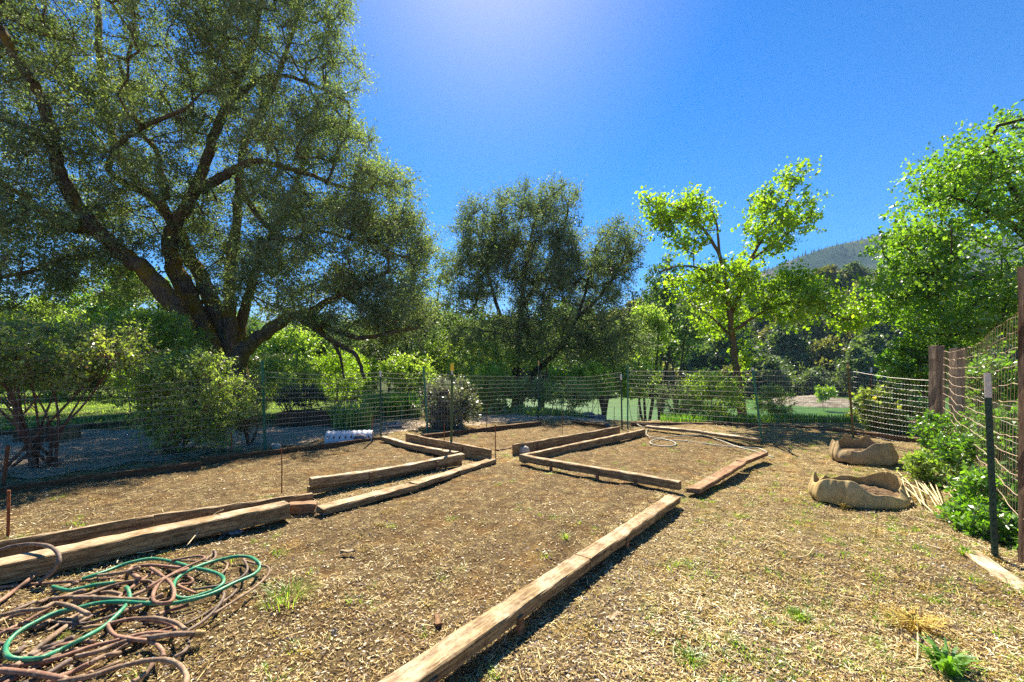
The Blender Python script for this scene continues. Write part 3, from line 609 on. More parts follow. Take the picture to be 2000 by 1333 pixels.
setp(mk('reeds', V, Q, M['nettle'], tone=t), 'green iris reeds along the top of the river bank', 'reeds', kind='stuff')
V, Q, t = blades(1020, 1150, 0, (13.2, 15.5), 1600, .24, .03, .5)
setp(mk('undergrowth', V, Q, M['bush'], tone=t), 'low green undergrowth on the bank under the middle oak', 'undergrowth', kind='stuff')
n_ = 30000; y = rng.uniform(10.5, 24, n_); x = rng.uniform(-26, -6, n_); k = x < -7.2
x, y = x[k], y[k]; A = unit(len(x)); A[:, 2] = np.abs(A[:, 2])+.8; A /= np.linalg.norm(A, axis=1)[:, None]
V, Q = kites(np.stack([x, y, gz(x, y)], 1), A, rng.uniform(.05, .10, len(x)), .02)
setp(mk('lawn_grass', V, Q, M['bush'], tone=np.repeat(rng.uniform(0, 1, len(x)), 4)), 'mown green grass of the lawn beyond the gravel path', 'grass', kind='stuff')
n_ = 26000; y = rng.uniform(13.5, 33, n_); x = rng.uniform(-6, 22, n_); A = unit(n_); A[:, 2] = np.abs(A[:, 2])+.3; A /= np.linalg.norm(A, axis=1)[:, None]
k = (x < 1.8)&(y < 33); x, y, A = x[k], y[k], A[k]
V, Q = kites(np.stack([x, y, gz(x, y)], 1), A, rng.uniform(.1, .4, len(x)), .10)
setp(mk('ground_cover', V, Q, M['bush'], tone=np.repeat(rng.uniform(0, 1, len(x)), 4)), 'leafy ground cover on the river bank', 'ground cover', kind='stuff')
simple_tree('broadleaf_tree', 'shady tree beyond the lawn at the far left', -30, 40, 600, 130, M['bush'], M['bark2'], 150, low=728, ll=.28, lw=.18, tl=.9)
simple_tree('broadleaf_tree', 'dark hedge-like tree beyond the lawn, right of the shady one', 190, 38, 640, 120, M['darkbush'], M['bark2'], 150, low=732, ll=.26, lw=.16, tl=.9)
simple_tree('broadleaf_tree', 'mid green tree seen between the oak trunks and its arching branch', 500, 36, 660, 75, M['bush'], M['bark2'], 130, low=735, ll=.22, lw=.14, tl=.8)
simple_tree('broadleaf_tree', 'low shaded tree behind the sunlit iris bed', 760, 24, 655, 70, M['darkbush'], M['bark2'], 120, low=745, ll=.14, lw=.08)
simple_tree('broadleaf_tree', 'low green tree behind the caged shrub', 860, 22, 640, 65, M['bush'], M['bark2'], 120, low=750, ll=.12, lw=.07, twig=M['twig'])
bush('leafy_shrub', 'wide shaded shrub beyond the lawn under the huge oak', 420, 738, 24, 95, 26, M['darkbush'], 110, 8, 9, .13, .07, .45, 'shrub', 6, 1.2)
bush('leafy_shrub', 'sunlit low shrub at the base of the middle oak trunk', 1035, 765, 15.5, 55, 22, M['bush'], 80, 8, 9, .075, .045, .25, 'shrub', 6, .6)
bush('leafy_shrub', 'bright small shrub right of the two thin stems', 1095, 745, 17, 22, 20, M['bright'], 40, 8, 9, .09, .05, .25, 'shrub', 5, .5)
bush('hedge_shrub', 'rounded hedge shrub at the far left end of the lawn', -60, 733, 20, 80, 44, M['bush'], 110, 7, 9, .12, .07, .42, 'shrub', 6, 1.2, group='shrubs edging the lawn')
bush('hedge_shrub', 'light green hedge shrub behind the rose thicket', 40, 736, 21, 70, 36, M['bright'], 110, 7, 9, .12, .07, .42, 'shrub', 6, 1.2, group='shrubs edging the lawn')
bush('hedge_shrub', 'mid green hedge shrub beyond the crate', 125, 739, 19.5, 65, 44, M['bush'], 110, 7, 9, .12, .07, .42, 'shrub', 6, 1.2, group='shrubs edging the lawn')
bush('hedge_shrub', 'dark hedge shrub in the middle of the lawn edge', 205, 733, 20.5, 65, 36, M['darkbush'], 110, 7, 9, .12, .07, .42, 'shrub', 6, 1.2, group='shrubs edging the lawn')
bush('hedge_shrub', 'yellow-green hedge shrub left of the oak trunks', 285, 736, 19.5, 60, 44, M['bright'], 110, 7, 9, .12, .07, .42, 'shrub', 6, 1.2, group='shrubs edging the lawn')
bush('hedge_shrub', 'shaded hedge shrub directly behind the oak trunks', 360, 739, 20.5, 60, 36, M['bush'], 110, 7, 9, .12, .07, .42, 'shrub', 6, 1.2, group='shrubs edging the lawn')
bush('hedge_shrub', 'dark hedge shrub right of the oak trunks', 515, 733, 19.5, 62, 44, M['darkbush'], 110, 7, 9, .12, .07, .42, 'shrub', 6, 1.2, group='shrubs edging the lawn')
bush('hedge_shrub', 'mid green hedge shrub behind the long planter', 600, 736, 21, 62, 36, M['bush'], 110, 7, 9, .12, .07, .42, 'shrub', 6, 1.2, group='shrubs edging the lawn')
bush('hedge_shrub', 'light green hedge shrub behind the drooping branch tips', 690, 739, 20, 60, 44, M['bright'], 110, 7, 9, .12, .07, .42, 'shrub', 6, 1.2, group='shrubs edging the lawn')
bush('hedge_shrub', 'hedge shrub behind the sunlit iris bed', 800, 733, 19, 55, 36, M['bush'], 110, 7, 9, .12, .07, .42, 'shrub', 6, 1.2, group='shrubs edging the lawn')
simple_tree('broadleaf_tree', 'tall leafy tree far left behind the rose thicket', 90, 30, 585, 95, M['bush'], M['bark2'], 170, low=720, ll=.2, lw=.13, tl=.8)
simple_tree('broadleaf_tree', 'dim tree visible between the mossy trunks', 420, 34, 640, 70, M['far3'], M['bark2'], 120, low=728, ll=.2, lw=.13, tl=.8)
simple_tree('broadleaf_tree', 'fine-leaved grey tree joining the huge oak to the middle oak', 800, 23, 540, 75, M['oak2'], M['bark2'], 150, low=720, ll=.11, lw=.06, tl=.8, twig=M['twig'])
simple_tree('broadleaf_tree', 'hazy green tree seen between the oak trunks and the arching branch', 470, 40, 605, 85, M['far3'], M['bark2'], 170, low=735, ll=.24, lw=.15, tl=.9)
simple_tree('broadleaf_tree', 'dark tree behind the arching oak branch', 640, 38, 590, 90, M['far'], M['bark2'], 170, low=735, ll=.24, lw=.15, tl=.9)
simple_tree('broadleaf_tree', 'light green tree under the arching oak branch', 560, 30, 640, 60, M['bush'], M['bark2'], 170, low=735, ll=.24, lw=.15, tl=.9)
simple_tree('broadleaf_tree', 'dark tree in the gap left of the middle oak', 890, 33, 560, 70, M['far'], M['bark2'], 170, low=735, ll=.24, lw=.15, tl=.9)
simple_tree('broadleaf_tree', 'dark tree behind the right side of the middle oak', 1180, 34, 560, 75, M['far'], M['bark2'], 170, low=735, ll=.24, lw=.15, tl=.9)
simple_tree('broadleaf_tree', 'green tree hidden behind the middle oak crown', 1060, 36, 575, 90, M['far3'], M['bark2'], 170, low=735, ll=.24, lw=.15, tl=.9)
simple_tree('broadleaf_tree', 'dark tree rising behind the hedge left of the oak trunks', 300, 40, 590, 80, M['far'], M['bark2'], 170, low=735, ll=.24, lw=.15, tl=.9)
simple_tree('broadleaf_tree', 'dark tree left of the lime green tree', 1320, 40, 560, 60, M['far'], M['bark2'], 170, low=735, ll=.24, lw=.15, tl=.9)
#PART2
# ---------------------------------------------------------------- timbers of the planting beds
def woodmat(name, dark, lightc, pale, palefac=.5):
    m, n, o = mat(name); p = nd(n, 'ShaderNodeBsdfPrincipled')
    c = coord(n, 'Object', (1.3, 26, 26)); g = noise(n, c, 1.6, 9, .72, .8)
    g2 = noise(n, coord(n, 'Object', (4, 90, 90)), 1.0, 4, .7); blot = noise(n, coord(n, 'Object'), 5, 5, .65)
    cc = ramp(n, g, [(.33, dark), (.62, lightc)])
    cc = mix(n, .65, cc, ramp(n, g2, [(.35, (.5, .5, .5)), (.65, (1.4, 1.4, 1.4))]), 'MULTIPLY')
    nz = nd(n, 'ShaderNodeSeparateXYZ'); n.links.new(nd(n, 'ShaderNodeNewGeometry').outputs['Normal'], nz.inputs[0])
    up = ramp(n, nz.outputs[2], [(.6, (0, 0, 0)), (.9, (palefac,)*3)])
    bl = ramp(n, blot, [(.40, (.05,)*3), (.62, (1, 1, 1))]); fac = mix(n, 1.0, up, bl, 'MULTIPLY')
    cc = mix(n, fac, cc, pale)
    dirt = noise(n, coord(n, 'Object', (1.5, 4, 4)), 9, 6, .75); cc = mix(n, .8, cc, ramp(n, dirt, [(.36, (.42, .36, .30)), (.56, (1.08, 1.06, 1.02))]), 'MULTIPLY')
    n.links.new(cc, p.inputs['Base Color']); p.inputs['Roughness'].default_value = .85; p.inputs['Specular IOR Level'].default_value = .15
    b = nd(n, 'ShaderNodeBump'); b.inputs['Strength'].default_value = .8; b.inputs['Distance'].default_value = .012
    n.links.new(g, b.inputs['Height']); n.links.new(b.outputs[0], p.inputs['Normal']); n.links.new(p.outputs[0], o.inputs[0]); return m
M['wood'] = woodmat('weathered_timber', (.10, .06, .03), (.42, .29, .145), (.60, .49, .34), .7)
M['woodpale'] = woodmat('pale_timber', (.16, .10, .05), (.42, .30, .16), (.66, .58, .44), .9)
M['wooddark'] = woodmat('dark_timber', (.055, .032, .018), (.20, .12, .06), (.26, .17, .09), .5)
M['woodred'] = woodmat('red_timber', (.12, .06, .03), (.33, .19, .10), (.44, .31, .19), .6)
M['postwood'] = twotone('grey_post_wood', (.13, .085, .055), (.36, .27, .19), 2.2, .9, .38, .62, .8, .1, (9, 9, .8))
M['postred'] = twotone('red_post_wood', (.11, .06, .035), (.34, .22, .14), 2.2, .9, .38, .62, .8, .1, (9, 9, .8))
def timber(p0, p1, wd, h, ztop, label, mt='wood', stakes=(), side=-1, name='bed_timber', tilt=0.0, cat='timber', z1=None, rag=0.0, group='timbers edging the planting beds', sag=0.0):
    """p0,p1: ends of the top centre line (x,y) ; local X runs along the timber"""
    p0 = np.array(p0[:2]); p1 = np.array(p1[:2]); d = p1-p0; L = np.linalg.norm(d); ang = math.atan2(d[1], d[0])
    z1 = ztop if z1 is None else z1; r = root(name, (p0[0], p0[1], 0), label, cat, group, rz=ang)
    n = max(4, int(L/.12)); V = []; b = min(.008, wd*.15)
    sec = np.array([(-wd/2+b, 0), (wd/2-b, 0), (wd/2, -b), (wd/2, -h+b), (wd/2-b, -h), (-wd/2+b, -h), (-wd/2, -h+b), (-wd/2, -b)])
    if tilt: ca, sa = math.cos(tilt), math.sin(tilt); sec = np.stack([sec[:, 0]*ca-sec[:, 1]*sa, sec[:, 0]*sa+sec[:, 1]*ca], 1)
    wy = 0; 
    for i in range(n+1):
        u = i/n; wy = .004*math.sin(u*5+L)+.0015*math.sin(u*19); zz = ztop+(z1-ztop)*u+.002*math.sin(u*9+L)-sag*math.sin(math.pi*u)
        s = sec+rng.normal(size=sec.shape)*.0022
        xo = rng.normal(size=8)*rag if i in (0, n) else 0
        V.append(np.stack([np.full(8, u*L)+xo, s[:, 0]+wy, s[:, 1]+zz], 1))
    V = np.vstack(V); i = np.arange(n)[:, None]*8; j = np.arange(8)[None]; j2 = (j+1) % 8
    Q = np.stack([i+j, i+8+j, i+8+j2, i+j2], -1).reshape(-1, 4)
    cap0 = [(0, 1, 2, 7), (7, 2, 3, 6), (6, 3, 4, 5)]; e = n*8
    Q = np.vstack([Q, cap0, [(e+a[3], e+a[2], e+a[1], e+a[0]) for a in cap0]])
    mk_local('beam', V, Q, M[mt], r)
    for sx in stakes:
        mb = MB(); x = sx*L; y = side*(wd/2+.012); zt = ztop-.035
        v = np.array([(a, c_, z) for z in (-.08, zt) for a, c_ in ((x-.02, y-.011), (x+.02, y-.011), (x+.02, y+.011), (x-.02, y+.011))])
        v[4:, 1] += -.006*side; v += rng.normal(size=v.shape)*.002
        mb.add(v, [(0, 3, 2, 1), (4, 5, 6, 7), (0, 1, 5, 4), (1, 2, 6, 5), (2, 3, 7, 6), (3, 0, 4, 7)])
        vv, qq, _ = mb.out(); mk_local('stake', vv, qq, M['woodred'], r)
    return r
def mk_local(name, V, Q, mt, parent, smooth=False, T=None):
    me_o = mk(name, V, Q, mt, None, (0, 0, 0), smooth=smooth, T=T); me_o.parent = parent; return me_o
a = gp(1138, 1087, .15); b = gp(1317, 965, .15); dd = (a-b)/np.linalg.norm(a-b)
near_end = gp(768, 1333, .15)+dd*.55
timber(near_end, a-dd*(-.004), .135, .075, .15, 'long tan timber running out of the picture at the bottom centre', 'wood', (.33, .62), side=-1, rag=.002)
timber(a-dd*.008, b, .132, .075, .145, 'tan timber continuing the long diagonal, ending near the bed corner', 'wood', (.3,), side=-1, z1=.14, rag=.002)
timber(gp(1354, 957, .10), gp(1446, 903, .10), .16, .05, .11, 'flat brown board right of the diagonal, its near end splintered', 'woodred', (), tilt=-.10, rag=.012)
timber(gp(1447, 901, .10), gp(1492, 883, .10), .13, .05, .10, 'short brown board continuing to the corner below the pale hose', 'woodred', ())
timber(gp(1017, 888, .17), gp(1328, 940, .17), .09, .10, .17, 'narrow timber on stakes dividing the two middle beds', 'wood', (.25, .56, .78), side=-1)
timber(gp(1020, 888, .14), gp(1257, 838, .14), .08, .13, .14, 'brown timber along the left edge of the far right bed', 'wood', (), z1=.13)
timber(gp(1003, 869, .20), gp(1120, 848.5, .20), .05, .19, .20, 'upright dark board facing the gap between two far beds, nearer half', 'wood', (.35,), side=-1)
timber(gp(1121, 848, .20), gp(1209, 832, .20), .05, .17, .19, 'upright dark board between two far beds, farther half', 'wood', (), side=-1)
timber(gp(1262, 832, .12), gp(1372, 842, .12), .17, .06, .125, 'weathered pale board at the back of the far right bed, left half', 'woodpale')
timber(gp(1373, 842.5, .12), gp(1484, 857, .12), .17, .06, .115, 'weathered pale board at the back of the far right bed, right half', 'woodpale')
timber(gp(794, 847, .24), gp(958, 878, .22), .05, .20, .24, 'upright brown board propped on stakes behind the yellow-capped post', 'wood', (.28, .72), side=-1, z1=.22)
timber(gp(748, 852, .14), gp(892, 883, .14), .10, .09, .14, 'pale-topped timber running from the white-tipped post to the yellow-capped post', 'woodpale', (), sag=.03)
timber(gp(606, 934, .20), gp(904, 884, .22), .10, .10, .20, 'white-topped timber lying raised over another board', 'woodpale', (.33, .78), side=-1, z1=.21, sag=.03)
timber(gp(602, 951, .09), gp(900, 899, .09), .07, .09, .09, 'lower brown board under the white-topped timber', 'wood', ())
timber(gp(625, 991, .09), gp(806, 945, .09), .165, .07, .09, 'flat brown timber beyond the thick beam, its near end split', 'wood', (), rag=.02)
timber(gp(808, 944, .09), gp(962, 896, .09), .15, .06, .09, 'flat brown timber with pale rear edge reaching the bed crossing', 'wood', (), rag=.01)
timber(gp(-170, 1132, .16), gp(561, 981, .16), .175, .135, .16, 'thick sawn beam behind the hose pile', 'wood', (), rag=.002)
timber(gp(563, 984, .10), gp(617, 981, .10), .12, .10, .10, 'short low brown offcut touching the end of the thick beam', 'woodred', (), rag=.008)
timber(gp(-150, 1083, .19), gp(300, 1006, .19), .04, .17, .19, 'thin upright board behind the thick beam, nearer length', 'wood', (.45,), side=-1)
timber(gp(301, 1006, .19), gp(610, 954, .17), .04, .17, .19, 'thin upright board behind the thick beam, farther length', 'wood', (), z1=.12)
timber(gp(-160, 975, .10), gp(150, 931, .10), .045, .12, .10, 'dark edging board at the foot of the rose thicket', 'wooddark')
timber(gp(151, 931, .10), gp(392, 901, .10), .045, .12, .10, 'dark edging board between rose thicket and shrub', 'wooddark')
timber(gp(394, 894, .10), gp(560, 876, .10), .045, .12, .10, 'dark edging board at the foot of the tall green post', 'wooddark')
timber(gp(561, 876, .10), gp(745, 853, .10), .045, .12, .10, 'dark edging board below the white perforated pipe', 'wooddark')
EDG = [(828, 850), (905, 841), (968, 833), (1055, 824)]
for i, lb in enumerate(('dark edging log at the foot of the caged shrub', 'dark edging log right of the caged shrub', 'dark edging log reaching the orange-tipped post')):
    timber(gp(*EDG[i], .1), gp(*EDG[i+1], .1), .09, .11, .11, lb, 'wooddark', rag=.01)
timber(gp(1119, 823, .06), gp(1180, 830, .06), .07, .07, .07, 'low dark edging board at the far corner of the back bed', 'wooddark')
timber(gp(971, 880, .05), gp(1003, 873, .05), .08, .06, .06, 'short dark offcut beside the pale stone', 'wooddark', rag=.01)
timber(gp(1232, 826, .06), gp(1420, 828, .06), .10, .10, .08, 'brown border log outside the back fence, left length', 'wooddark', name='border_log', rag=.01)
timber(gp(1422, 828, .06), gp(1610, 836, .06), .10, .10, .08, 'brown border log outside the back fence, middle length', 'wooddark', name='border_log', rag=.01)
timber(gp(1612, 836.5, .06), gp(1800, 858, .06), .10, .10, .08, 'brown border log outside the back fence, right length', 'wooddark', name='border_log', rag=.01)
timber(gp(-60, 850, .08), gp(130, 833, .08), .07, .1, .10, 'dark board edging the lawn left of the grey crate', 'wooddark')
timber(gp(131, 832.5, .08), gp(310, 822, .08), .07, .1, .10, 'dark board edging the lawn right of the grey crate', 'wooddark')
timber(gp(1892, 1076, .03), gp(2010, 1160, .03), .13, .03, .04, 'light straw-covered board lying flat at the foot of the right fence', 'woodpale', rag=.01)
for px, py, L_, an, lb in ((665, 1078, .11, .2, 'small wood offcut lying on the bare soil beyond the hoses'), (858, 1222, .10, 1.9, 'reddish wood offcut beside the near end of the diagonal timber'), (690, 1000, .0, 0, ''), (1190, 1215, .13, .9, 'small stick of split wood right of the diagonal timber')):
    if L_:
        q = gp(px, py, .02); timber(q[:2], q[:2]+L_*np.array([math.cos(an), math.sin(an)]), .035, .02, .03, lb, 'woodpale' if px != 858 else 'woodred', name='wood_offcut', rag=.006, group=None, cat='wood')
# ---------------------------------------------------------------- stones
M['stone'] = twotone('pale_stone', (.36, .31, .24), (.60, .54, .44), 9, .9, .4, .6, .6)
M['slate'] = twotone('dark_stone', (.10, .095, .10), (.25, .24, .24), 9, .85, .4, .6, .6)
def stone(px, py, wm, hm, label, mt='stone', flat=.6, name='stone', z=.0):
    q = gp(px, py, 0); r = root(name, (q[0], q[1]+wm*.3, float(gz(q[0], q[1]))), label, 'stone')
    nu, nv = 14, 8; V = []; ph = rng.uniform(0, 6, 8)
    for i in range(nv+1):
        t = math.pi*i/nv
        for j in range(nu):
            a = j/nu*2*math.pi; rr = 1+.12*math.sin(2*a+ph[0])+.1*math.sin(3*a+ph[1]+t*2)+.08*math.sin(5*a+ph[2]+t*5)
            V.append((q[0]+.5*wm*math.sin(t)**.7*math.cos(a)*rr, q[1]+wm*.3+.5*wm*flat*math.sin(t)**.7*math.sin(a)*rr, r.location.z+hm*.42+hm*.58*math.cos(t)*(1+.1*math.sin(a*2+ph[3]))))
    V = np.array(V)+rng.normal(size=(len(V), 3))*.006; Q = [(i*nu+j, (i+1)*nu+j, (i+1)*nu+(j+1) % nu, i*nu+(j+1) % nu) for i in range(nv) for j in range(nu)]
    mk('rock', V, Q, M[mt], r, smooth=True); return r
stone(1020, 891, .27, .14, 'pale rough stone where the beds cross')
stone(700, 868, .30, .15, 'dark grey stone leaning against the white perforated pipe', 'slate', .5)
stone(535, 876, .19, .10, 'small pale stone right of the tall green post')
stone(770, 838, .30, .10, 'flat grey stone on the gravel beyond the white-tipped post', 'slate', 1.0)
stone(774, 829, .22, .08, 'flat pale stone behind the grey one on the gravel')
stone(445, 1046, .17, .035, 'thin slate slab beside the thick beam', 'slate', .5)
stone(1186, 833, .18, .10, 'bluish stone at the far corner of the back bed', 'slate')
stone(1150, 812, .50, .22, 'larger dark rock on the river bank', 'slate'); stone(1172, 815, .38, .16, 'smaller dark rock on the river bank', 'slate')
stone(1095, 810, .42, .16, 'dark rock in the undergrowth below the middle oak', 'slate')
stone(652, 1233, .035, .02, 'little white pebble on the soil near the hoses', 'stone', .8, 'pebble')
# ---------------------------------------------------------------- steel posts, rods and wooden posts
M['tgreen'] = solid('green_post_paint', (.015, .15, .085), .45, 30, .35, .1, spec=.5)
M['tdark'] = solid('dark_post_paint', (.012, .055, .035), .5, 30, .4, .1, spec=.5)
M['tolive'] = solid('olive_post_paint', (.06, .10, .03), .5, 30, .4, .1)
M['tbrown'] = twotone('rusting_post', (.26, .13, .04), (.10, .12, .04), 12, .75)
M['white'] = solid('white_tip_paint', (.70, .64, .56), .6, 25, .2, .1)
M['yellow'] = solid('yellow_plastic', (.80, .55, .03), .4, 25, .12, .05)
M['orange'] = solid('orange_tip_paint', (.62, .33, .13), .6, 25, .2, .1)
M['rust'] = twotone('rusty_steel', (.16, .05, .02), (.34, .12, .045), 30, .85, .4, .6, .5)
M['wire'] = solid('galvanised_wire', (.36, .31, .25), .45, 20, .3, 0, spec=.6)
M['wirebrown'] = solid('rusty_wire', (.34, .24, .15), .6, 20, .3, 0, spec=.4)
def tshape(pb, pt, wd=.034):
    """T section bar with studs from base to top"""
    pb = np.array(pb, float); pt = np.array(pt, float); d = pt-pb; mb = MB()
    sec = [(-wd/2, 0), (wd/2, 0), (wd/2, .005), (.003, .006), (.003, .032), (-.003, .032), (-.003, .006), (-wd/2, .005)]
    V = np.array([(pb[0]+x, pb[1]+y, pb[2]) for x, y in sec]+[(pt[0]+x, pt[1]+y, pt[2]) for x, y in sec])
    Q = [(j, (j+1) % 8, 8+(j+1) % 8, 8+j) for j in range(8)]+[(8, 9, 10, 15), (11, 12, 13, 14)]
    mb.add(V, Q); L = np.linalg.norm(d); k = int(L/.055)
    for i in range(1, k):
        c = pb+d*i/k; v = [(c[0]+x, c[1]+y, c[2]+z) for z in (-.006, .006) for x, y in ((-.008, 0), (.008, 0), (.008, -.007), (-.008, -.007))]
        mb.add(v, [(0, 3, 2, 1), (4, 5, 6, 7), (0, 1, 5, 4), (1, 2, 6, 5), (2, 3, 7, 6), (3, 0, 4, 7)])
    return mb
def tpost(parent, bpx, tpx, mt, tip=None, tipmat=None, wd=.036, label=None, z=None, name='post'):
    b_ = gp(*bpx); t_ = at(tpx[0], tpx[1], b_[1]); b_ = b_-np.array([0, 0, .12])
    d = t_-b_; 
    if tip is None:
        p_ = tshape(b_, t_, wd).build(name, M[mt], parent)
    else:
        s = t_-d/np.linalg.norm(d)*tip; p_ = tshape(b_, s, wd).build(name, M[mt], parent)
        tshape(s, t_, wd*1.02).build('post_tip', M[tipmat], p_)
    if label: p_['label'] = label
    return p_
def wave(k, s): return .012*math.sin(k*1.7+s*9)+.008*math.sin(k*3.1+s*21)
def mesh_span(parent, A, B, zb, zt, nh, vs, r1=.0026, r2=.0011, sagf=.02, mt='wire', wob=.004, name='wire_mesh', bot=None, twist=0.0, label=None):
    """one panel of wire mesh between two points; zb/zt = (at A, at B)"""
    A = np.array(A[:2], float); B = np.array(B[:2], float); L = np.linalg.norm(B-A); d = (B-A)/L; nrm = np.array([-d[1], d[0]]); mb = MB()
    n = max(6, int(L/.12)); u = np.linspace(0, 1, n+1); ph = rng.uniform(0, 6, 4)
    bulge = lambda u_, v_: (.015*np.sin(math.pi*u_)*np.sin(ph[0]+v_*3)+wob*np.sin(u_*L*5+ph[1]+v_*4))
    def pt(u_, v_):
        z0 = zb[0]+(zb[1]-zb[0])*u_; z1 = zt[0]+(zt[1]-zt[0])*u_
        z = z0+(z1-z0)*v_-sagf*np.sin(math.pi*u_)*(.3+v_)+wob*np.sin(u_*L*3.3+ph[2]+v_*5)
        xy = A[None]+(B-A)[None]*u_[:, None]+nrm[None]*bulge(u_, v_)[:, None]
        return np.column_stack([xy, z])
    for i in range(nh):
        v_ = i/(nh-1); P = pt(u, np.full(n+1, v_))
        if twist: P[:, 2] += twist*np.sin(u*L*14+i*2)*(.5+rng.random()); 
        P[:, 2] += wob*.5*rng.normal(size=n+1)
        mb.add(*tube(P, r1, 4, cap=False))
    k = int(L/vs); P0 = []; P1 = []
    vv = np.linspace(0, 1, 5)
    for i in range(k+1):
        uu = min(1, max(0, (i+rng.normal()*.06)/k)); P = pt(np.full(5, uu), vv); P0 += list(P[:-1]); P1 += list(P[1:])
    mb.add(*prisms(P0, P1, r2, r2, 3)); o = mb.build(name, M[mt], parent)
    if label: o['label'] = label
    return o
# back-left fence
pL = [gp(-260, 1000), gp(3, 950), gp(518, 878), gp(744, 855), gp(835, 845)]
r = root('wire_fence', (-4.5, 7.9, 0), 'wire mesh garden fence along the gravel path on the left', 'fence')
mesh_span(r, pL[0], pL[1], (.02, .02), (1.12, 1.12), 12, .12, r1=.0022)
mesh_span(r, pL[1], pL[2], (.02, .03), (1.15, 1.36), 13, .12, r1=.0023)
mesh_span(r, pL[2], pL[3], (.25, .30), (1.39, 1.36), 13, .055, sagf=.03)
mesh_span(r, pL[3], pL[4], (.12, .15), (1.36, 1.34), 13, .055)
tpost(r, (518, 878), (512, 705), 'tgreen', wd=.05, label='tall bright green steel post'); tpost(r, (744, 856), (743, 724), 'tdark', .13, 'white', label='dark steel post with a white tip'); tpost(r, (836, 846), (827, 716), 'tgreen', wd=.038)
tpost(r, (2, 955), (14, 870), 'rust', wd=.035, label='short rusty post at the left end')
# back-right fence
pR = [gp(835, 845), gp(1050, 820), gp(1214, 835), gp(1226, 835), gp(1489, 862), gp(1667, 856), gp(1815, 884)]
r = root('wire_fence', (2.8, 10.7, 0), 'wire mesh fence closing the far side of the garden toward the river', 'fence')
mesh_span(r, pR[0], pR[1], (.05, .05), (1.32, 1.2), 13, .055); mesh_span(r, pR[1], pR[2], (.05, .05), (1.25, 1.34), 13, .06, sagf=.07)
mesh_span(r, pR[3], pR[4], (.03, .0), (1.38, 1.40), 14, .06, sagf=.01); mesh_span(r, pR[4], pR[5], (.0, .0), (1.42, 1.38), 14, .055, sagf=.01); mesh_span(r, pR[5], pR[6], (.0, .0), (1.38, 1.25), 14, .06, sagf=.02)
tpost(r, (1051, 821), (1052, 705), 'tdark', .14, 'orange', label='dark post with an orange tip'); tpost(r, (1215, 836), (1213, 731), 'tdark', .14, 'white', label='dark post with a white tip')
tpost(r, (1226, 835), (1226, 712), 'tgreen', wd=.035); tpost(r, (1490, 863), (1470, 718), 'tgreen', .05, 'white', wd=.045, label='leaning green post')
tpost(r, (1668, 857), (1656, 712), 'tbrown', .08, 'orange', wd=.045, label='post rusted brown above and green below'); tpost(r, (1700, 838), (1702, 718), 'rust', .12, 'white', wd=.04, label='rust-red post with a pale tip')
# free-standing post
q = gp(881, 890); r = root('steel_post', (q[0], q[1], 0), 'olive steel fence post with a bright yellow cap standing alone in the beds', 'post')
tpost(r, (881, 890), (883, 728), 'tolive', wd=.04); t_ = at(883, 728, q[1]); mb = MB(); mb.add(*tube([t_-[0, 0, .03], t_+[0, 0, .045]], .016, 8)); mb.build('post_tip', M['white'], r, smooth=False)
mb = MB(); mb.add(*tube([t_+[0, .01, .03], t_+[0, .01, .05], t_+[0, .01, .14], t_+[0, .01, .158]], [.026, .03, .03, .018], 10)); mb.build('cap', M['yellow'], r)
for px, pb, ptp, rr, lb in ((15, 1051, 958, .011, 'thick rusty rod at the far left in front of the thin board'), (550, 957, 876, .007, 'thin dark rod standing in the left bed'), (967, 891, 830, .008, 'thin rusty rod standing where the beds cross'),
      (867, 886, 828, .007, 'rusty rod just left of the yellow-capped post'), (726, 857, 812, .008, 'short rusty rod left of the white-tipped dark post'), (1098, 850, 808, .006, 'thin rod in the back bed in front of the orange-tipped post'),
      (949, 842, 790, .006, 'thin dark rod in front of the camellia cage'), (453, 893, 842, .009, 'short rusty rod at the edging board below the shrub'), (1199, 832, 795, .007, 'short dark rod left of the two posts at the river corner'), (1480, 872, 860, .02, '')):
    if not lb: continue
    q = gp(px, pb); t_ = at(px+rng.uniform(-3, 3), ptp, q[1]); mb = MB(); P = [q-[0, 0, .1], q*.5+t_*.5+[.004, 0, 0], t_]; mb.add(*tube(P, rr, 7))
    if rr > .01:
        for k in range(16): c_ = q+(t_-q)*(k+.5)/16; mb.add(*tube([c_-[0, 0, .004], c_+[0, 0, .004]], rr*1.18, 7))
    ob = mb.build('steel_rod', M['rust'], loc=(q[0], q[1], 0)); setp(ob, lb, 'rod')
# right fence
r = root('wire_fence', (5.0, 5.0, 0), 'sagging rusty wire fence between the timber posts on the right', 'fence')
A = at(1826, 700, 6.9); B = at(1990, 700, 3.25); Bc = np.array([B[0]+.02, 3.25])
mesh_span(r, (6.62, 6.75), (3.74, 3.18), (.55, .35), (1.72, 1.98), 12, .085, r1=.0032, r2=.0011, sagf=.10, mt='wirebrown', wob=.010, twist=.003, label='sagging mesh with rusty twisted wires')
mesh_span(r, (7.3, 7.6), (6.62, 6.75), (.1, .35), (1.62, 1.72), 12, .085, r1=.0030, sagf=.05, mt='wirebrown', wob=.010, twist=.003)
mesh_span(r, (3.74, 3.18), (3.0, 2.0), (.30, .35), (1.98, 2.0), 12, .05, r1=.004, sagf=.05, mt='wirebrown', wob=.010, twist=.003)
mesh_span(r, (6.5, 6.2), (4.15, 3.3), (.02, .0), (1.1, 1.2), 7, .10, r1=.0024, r2=.0011, sagf=.05, mt='wire', wob=.01)
